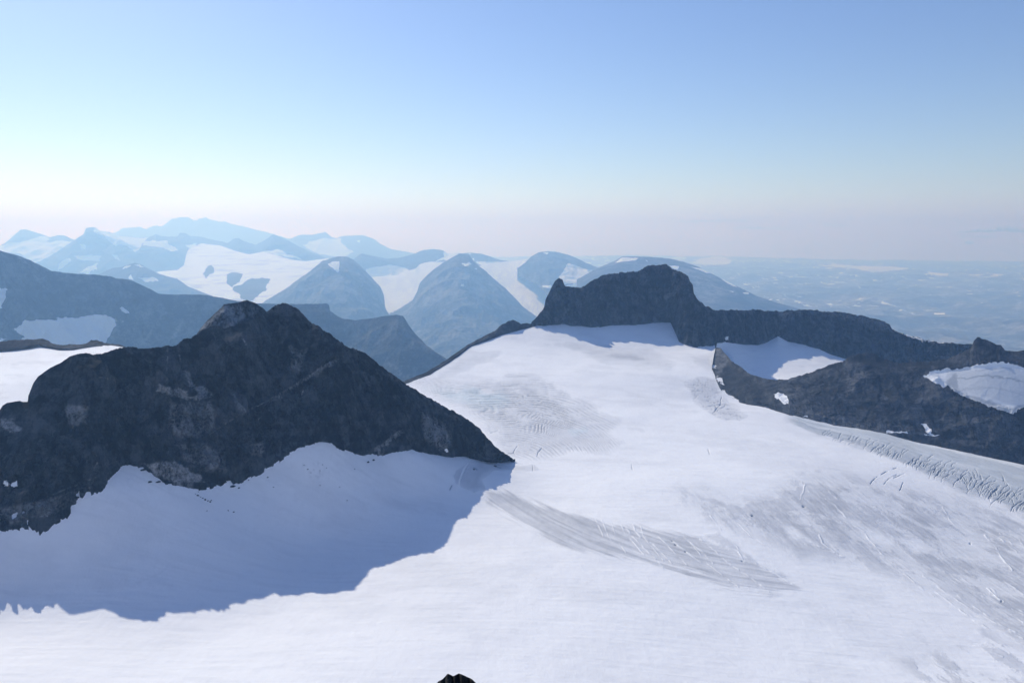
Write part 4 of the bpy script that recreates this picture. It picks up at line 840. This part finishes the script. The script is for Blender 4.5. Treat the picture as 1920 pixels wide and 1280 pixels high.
loft('boulder', bt, bb, M_black, 'jagged black boulder poking up at the bottom edge in front of the sunlit snow', cols=160, front=70, back=40, back_len=.8, back_slope=2.2, amp=.06, scale=.35, rough=.35, rscale=5, seed=131, kind='thing', cat='boulder', top_env=.3, skirt=.5, shape=1.3,
     pale=[([(822, 1276), (845, 1271), (852, 1274), (845, 1282), (822, 1284)], .9, 1.5)])

# ---------------------------------------------------------------- small rocks lying on the shaded snow
import bmesh


def rock_mesh(seed):
    bm = bmesh.new(); bmesh.ops.create_icosphere(bm, subdivisions=3, radius=1)
    rg = np.random.RandomState(seed)
    pl = [(rg.normal(size=3), rg.uniform(.55, .9)) for _ in range(9)]
    for v in bm.verts:
        c = np.array(v.co)
        for nrm, d in pl:
            nn = nrm / np.linalg.norm(nrm); k = c @ nn
            if k > d:
                c = c - nn * (k - d)
        v.co = c * np.array([1.25, .9, .75])
    me = bpy.data.meshes.new('rock'); bm.to_mesh(me); bm.free(); me.materials.append(M_near)
    return me


rocks = [rock_mesh(s) for s in (1, 2, 3)]
spots = [(388, 958, 1.6), (428, 957, 1.5), (438, 960, 1.7), (513, 913, 1.3), (502, 895, 1.6), (600, 910, 1.2), (665, 879, 1.2), (637, 913, 1.3), (651, 938, 1.3), (366, 926, 1.4), (371, 929, 2.0), (376, 932, 1.3), (380, 934, 1.8), (385, 937, 2.3), (390, 939, 1.6), (394, 941, 2.2), (396, 938, 1.3),
         (372, 922, 1.3), (570, 872, 1.2), (577, 880, 1.5), (583, 886, 1.2), (612, 877, 1.1), (605, 871, 1.1), (600, 882, 1.0), (521, 940, 1.0), (448, 915, 2.0), (466, 900, 1.6)]
for i, (x, y, s) in enumerate(spots):
    o = bpy.data.objects.new('rock', rocks[i % 3]); C.objects.link(o)
    p = on_glacier(x, y)
    o.location = (p[0], p[1], p[2] + s * .25); s *= .72; o.scale = (s, s, s); o.rotation_euler = (random.uniform(-.3, .3), random.uniform(-.3, .3), random.uniform(0, 6.2))
    tag(o, 'small dark rock lying on the shaded snow below the nearest ridge', 'rock', 'small dark rocks scattered on the shaded snow')

for i, (x, y, w_, h_) in enumerate([(268, 880, 9, 2.2), (280, 903, 7, 1.6), (296, 903, 8, 1.5), (436, 911, 8, 2.2), (447, 905, 5, 1.8), (186, 909, 8, 2.5), (193, 902, 6, 1.8), (700, 862, 4, 1.6), (690, 866, 4, 1.8), (928, 874, 6, 1.6), (888, 880, 4, 1.4), (652, 842, 4, 2)]):
    o = bpy.data.objects.new('rock_ledge', rocks[i % 3]); C.objects.link(o)
    p = on_glacier(x, y); k = p[1] / F
    o.location = (p[0], p[1], p[2]); o.scale = (w_ * k * .62, w_ * k * .8, h_ * k * 1.2); o.rotation_euler = (0, 0, random.uniform(-.5, .5))
    tag(o, 'dark rock ledge breaking through the snow along the foot of the nearest ridge', 'rock ledge', 'dark rock ledges along the foot of the nearest ridge')

# ---------------------------------------------------------------- clouds low over the horizon, beyond the haze
mc = bpy.data.materials.new('cloud_vapour'); mc.use_nodes = True
nt = mc.node_tree; nt.nodes.clear()
v = nt.nodes.new('ShaderNodeBsdfDiffuse'); v.inputs['Color'].default_value = (.97, .97, .97, 1)
tr = nt.nodes.new('ShaderNodeBsdfTranslucent'); tr.inputs['Color'].default_value = (.97, .97, .97, 1)
mx = nt.nodes.new('ShaderNodeMixShader'); nt.links.new(v.outputs[0], mx.inputs[1]); nt.links.new(tr.outputs[0], mx.inputs[2]); mx.inputs[0].default_value = .25
oo = nt.nodes.new('ShaderNodeOutputMaterial'); tp = nt.nodes.new('ShaderNodeBsdfTransparent'); m2 = nt.nodes.new('ShaderNodeMixShader'); m2.inputs[0].default_value = .8
nt.links.new(tp.outputs[0], m2.inputs[1]); nt.links.new(mx.outputs[0], m2.inputs[2]); nt.links.new(m2.outputs[0], oo.inputs['Surface'])


def cloud(pts, d, label, thick):
    """lumps strung along a line of (px, py, half height in px)"""
    d *= FAR; thick *= FAR
    bm = bmesh.new()
    mid = world(sum(p[0] for p in pts) / len(pts), sum(p[1] for p in pts) / len(pts), d)
    rg = random.Random(int(pts[0][0]))
    for i, (x, y, h, w) in enumerate(pts):
        c = np.array(world(x, y + h * .25, d)) - mid
        r = bmesh.ops.create_icosphere(bm, subdivisions=3, radius=1)
        for vv in r['verts']:
            vv.co = c + np.array(vv.co) * np.array([w * 1.15, thick * F / d, h * .55]) * d / F
        for q_ in range(max(4, int(w * .9))):
            t = rg.uniform(-1, 1); k = math.sqrt(1 - t * t)
            rr = h * rg.uniform(.35, .75) * (.45 + .55 * k)
            yy = y + h * .5 - rr - (h * k) * rg.random() ** 1.5
            c = np.array(world(x + t * w, yy + rr, d + rg.uniform(-1, 1) * thick)) - mid
            r = bmesh.ops.create_icosphere(bm, subdivisions=2, radius=1)
            for vv in r['verts']:
                v_ = np.array(vv.co)
                kk = 1 + .2 * math.sin(5.1 * v_[0] + q_ * 3) * math.cos(4.3 * v_[2] + i)
                vv.co = c + v_ * kk * np.array([rr * 1.7, rr * 1.4, rr]) * d / F
    me = bpy.data.meshes.new('cloud'); bm.to_mesh(me); bm.free()
    o = bpy.data.objects.new('cloud', me); C.objects.link(o); o.location = mid; me.materials.append(mc)
    rm = o.modifiers.new('union', 'REMESH'); rm.mode = 'VOXEL'; rm.voxel_size = .5 * d / F
    bpy.context.view_layer.update()
    dg = bpy.context.evaluated_depsgraph_get()
    solid = bpy.data.meshes.new_from_object(o.evaluated_get(dg)); o.modifiers.clear(); o.data = solid; solid.name = 'cloud'
    tag(o, label, 'cloud')


cloud([(1805, 434, 2.2, 13), (1822, 433.5, 2.8, 14), (1840, 432, 3.6, 15), (1856, 431.5, 3.5, 13), (1870, 430, 5, 9), (1879, 427.5, 5.5, 6), (1890, 429, 5, 9), (1903, 431, 4.5, 10), (1920, 433, 3.5, 14), (1945, 434, 2.5, 16)], 37000, 'long flat white cloud with a small puff on top, low over the right horizon', 500)
cloud([(1812, 442.5, 1.3, 14), (1830, 443, 1.5, 14), (1850, 444, 1.2, 16)], 37500, 'thin white cloud streak just under the long flat cloud', 300)
cloud([(1813, 454, 3.5, 5), (1819, 454.5, 4, 5)], 38000, 'tiny round cloud puff lowest of the clouds at far right', 200)
cloud([(1290, 415.5, .9, 16), (1320, 414, 1.2, 22), (1355, 413, 1.2, 20), (1388, 412.5, 1.4, 16)], 38000, 'faint upper wisp of cloud above the whaleback mountain', 300)
cloud([(1385, 427, 1.2, 14), (1410, 426.5, 1.6, 18), (1440, 427.5, 1.3, 20), (1475, 429, .9, 18)], 38000, 'faint lower wisp of cloud right of the whaleback mountain crest', 300)
cloud([(1550, 421, 1, 10), (1568, 421.5, 1.2, 14), (1585, 422, .9, 10)], 38000, 'smallest faint wisp of cloud midway to the long flat cloud', 300)

# ---------------------------------------------------------------- haze
hz = bpy.data.materials.new('haze_air'); hz.use_nodes = True
nt = hz.node_tree; nt.nodes.clear()
v = nt.nodes.new('ShaderNodeVolumePrincipled')
v.inputs['Color'].default_value = (.32, .585, 1.0, 1); v.inputs['Density'].default_value = .54e-4; v.inputs['Anisotropy'].default_value = .42
v.inputs['Absorption Color'].default_value = (.84, .84, .84, 1)
oo = nt.nodes.new('ShaderNodeOutputMaterial'); nt.links.new(v.outputs[0], oo.inputs['Volume'])
bm = bmesh.new(); bmesh.ops.create_cube(bm, size=1)
me = bpy.data.meshes.new('haze'); bm.to_mesh(me); bm.free(); me.materials.append(hz)
hb = bpy.data.objects.new('haze', me); C.objects.link(hb)
lo = np.array([-20300 * FAR, -1600, -1490. * FAR]); hi = np.array([20000 * FAR, 31600 * FAR, 600. * FAR])
hb.location = (lo + hi) / 2; hb.scale = hi - lo
tag(hb, 'thin blue haze filling the air between the mountains', 'haze', None, 'stuff')

# ---------------------------------------------------------------- sky, sun, camera
sc = bpy.context.scene
w = bpy.data.worlds.new('World'); sc.world = w; w.use_nodes = True
nt = w.node_tree; bg = nt.nodes['Background']
sky = nt.nodes.new('ShaderNodeTexSky'); sky.sky_type = 'NISHITA'; sky.sun_disc = False
EL, AZ = math.asin(SUN[2]), math.atan2(SUN[0], SUN[1])
sky.sun_elevation = EL; sky.sun_rotation = AZ
sky.altitude = 2400; sky.air_density = 1.25; sky.dust_density = 2.0; sky.ozone_density = 3.0
hs = nt.nodes.new('ShaderNodeHueSaturation'); hs.inputs['Saturation'].default_value = 1.1; hs.inputs['Hue'].default_value = .515
nt.links.new(sky.outputs[0], hs.inputs['Color']); nt.links.new(hs.outputs[0], bg.inputs[0]); bg.inputs[1].default_value = .1
L = bpy.data.lights.new('sun', 'SUN'); L.energy = 2.95; L.angle = math.radians(.53); L.color = (1, .975, .88)
so = bpy.data.objects.new('sun', L); C.objects.link(so)
from mathutils import Vector
so.rotation_euler = Vector(SUN).to_track_quat('Z', 'Y').to_euler()
cam = bpy.data.cameras.new('camera'); co = bpy.data.objects.new('camera', cam); C.objects.link(co)
cam.sensor_width = 36; cam.lens = F / 1920 * 36; cam.clip_start = .1; cam.clip_end = 250000
co.rotation_euler = (math.pi / 2 - PITCH, 0, 0)
sc.camera = co
vs = sc.view_settings; vs.view_transform = 'Standard'; vs.look = 'None'; vs.exposure = .25; vs.gamma = 1; vs.use_curve_mapping = False
sc.cycles.volume_bounces = 4
sc.cycles.use_denoising = True
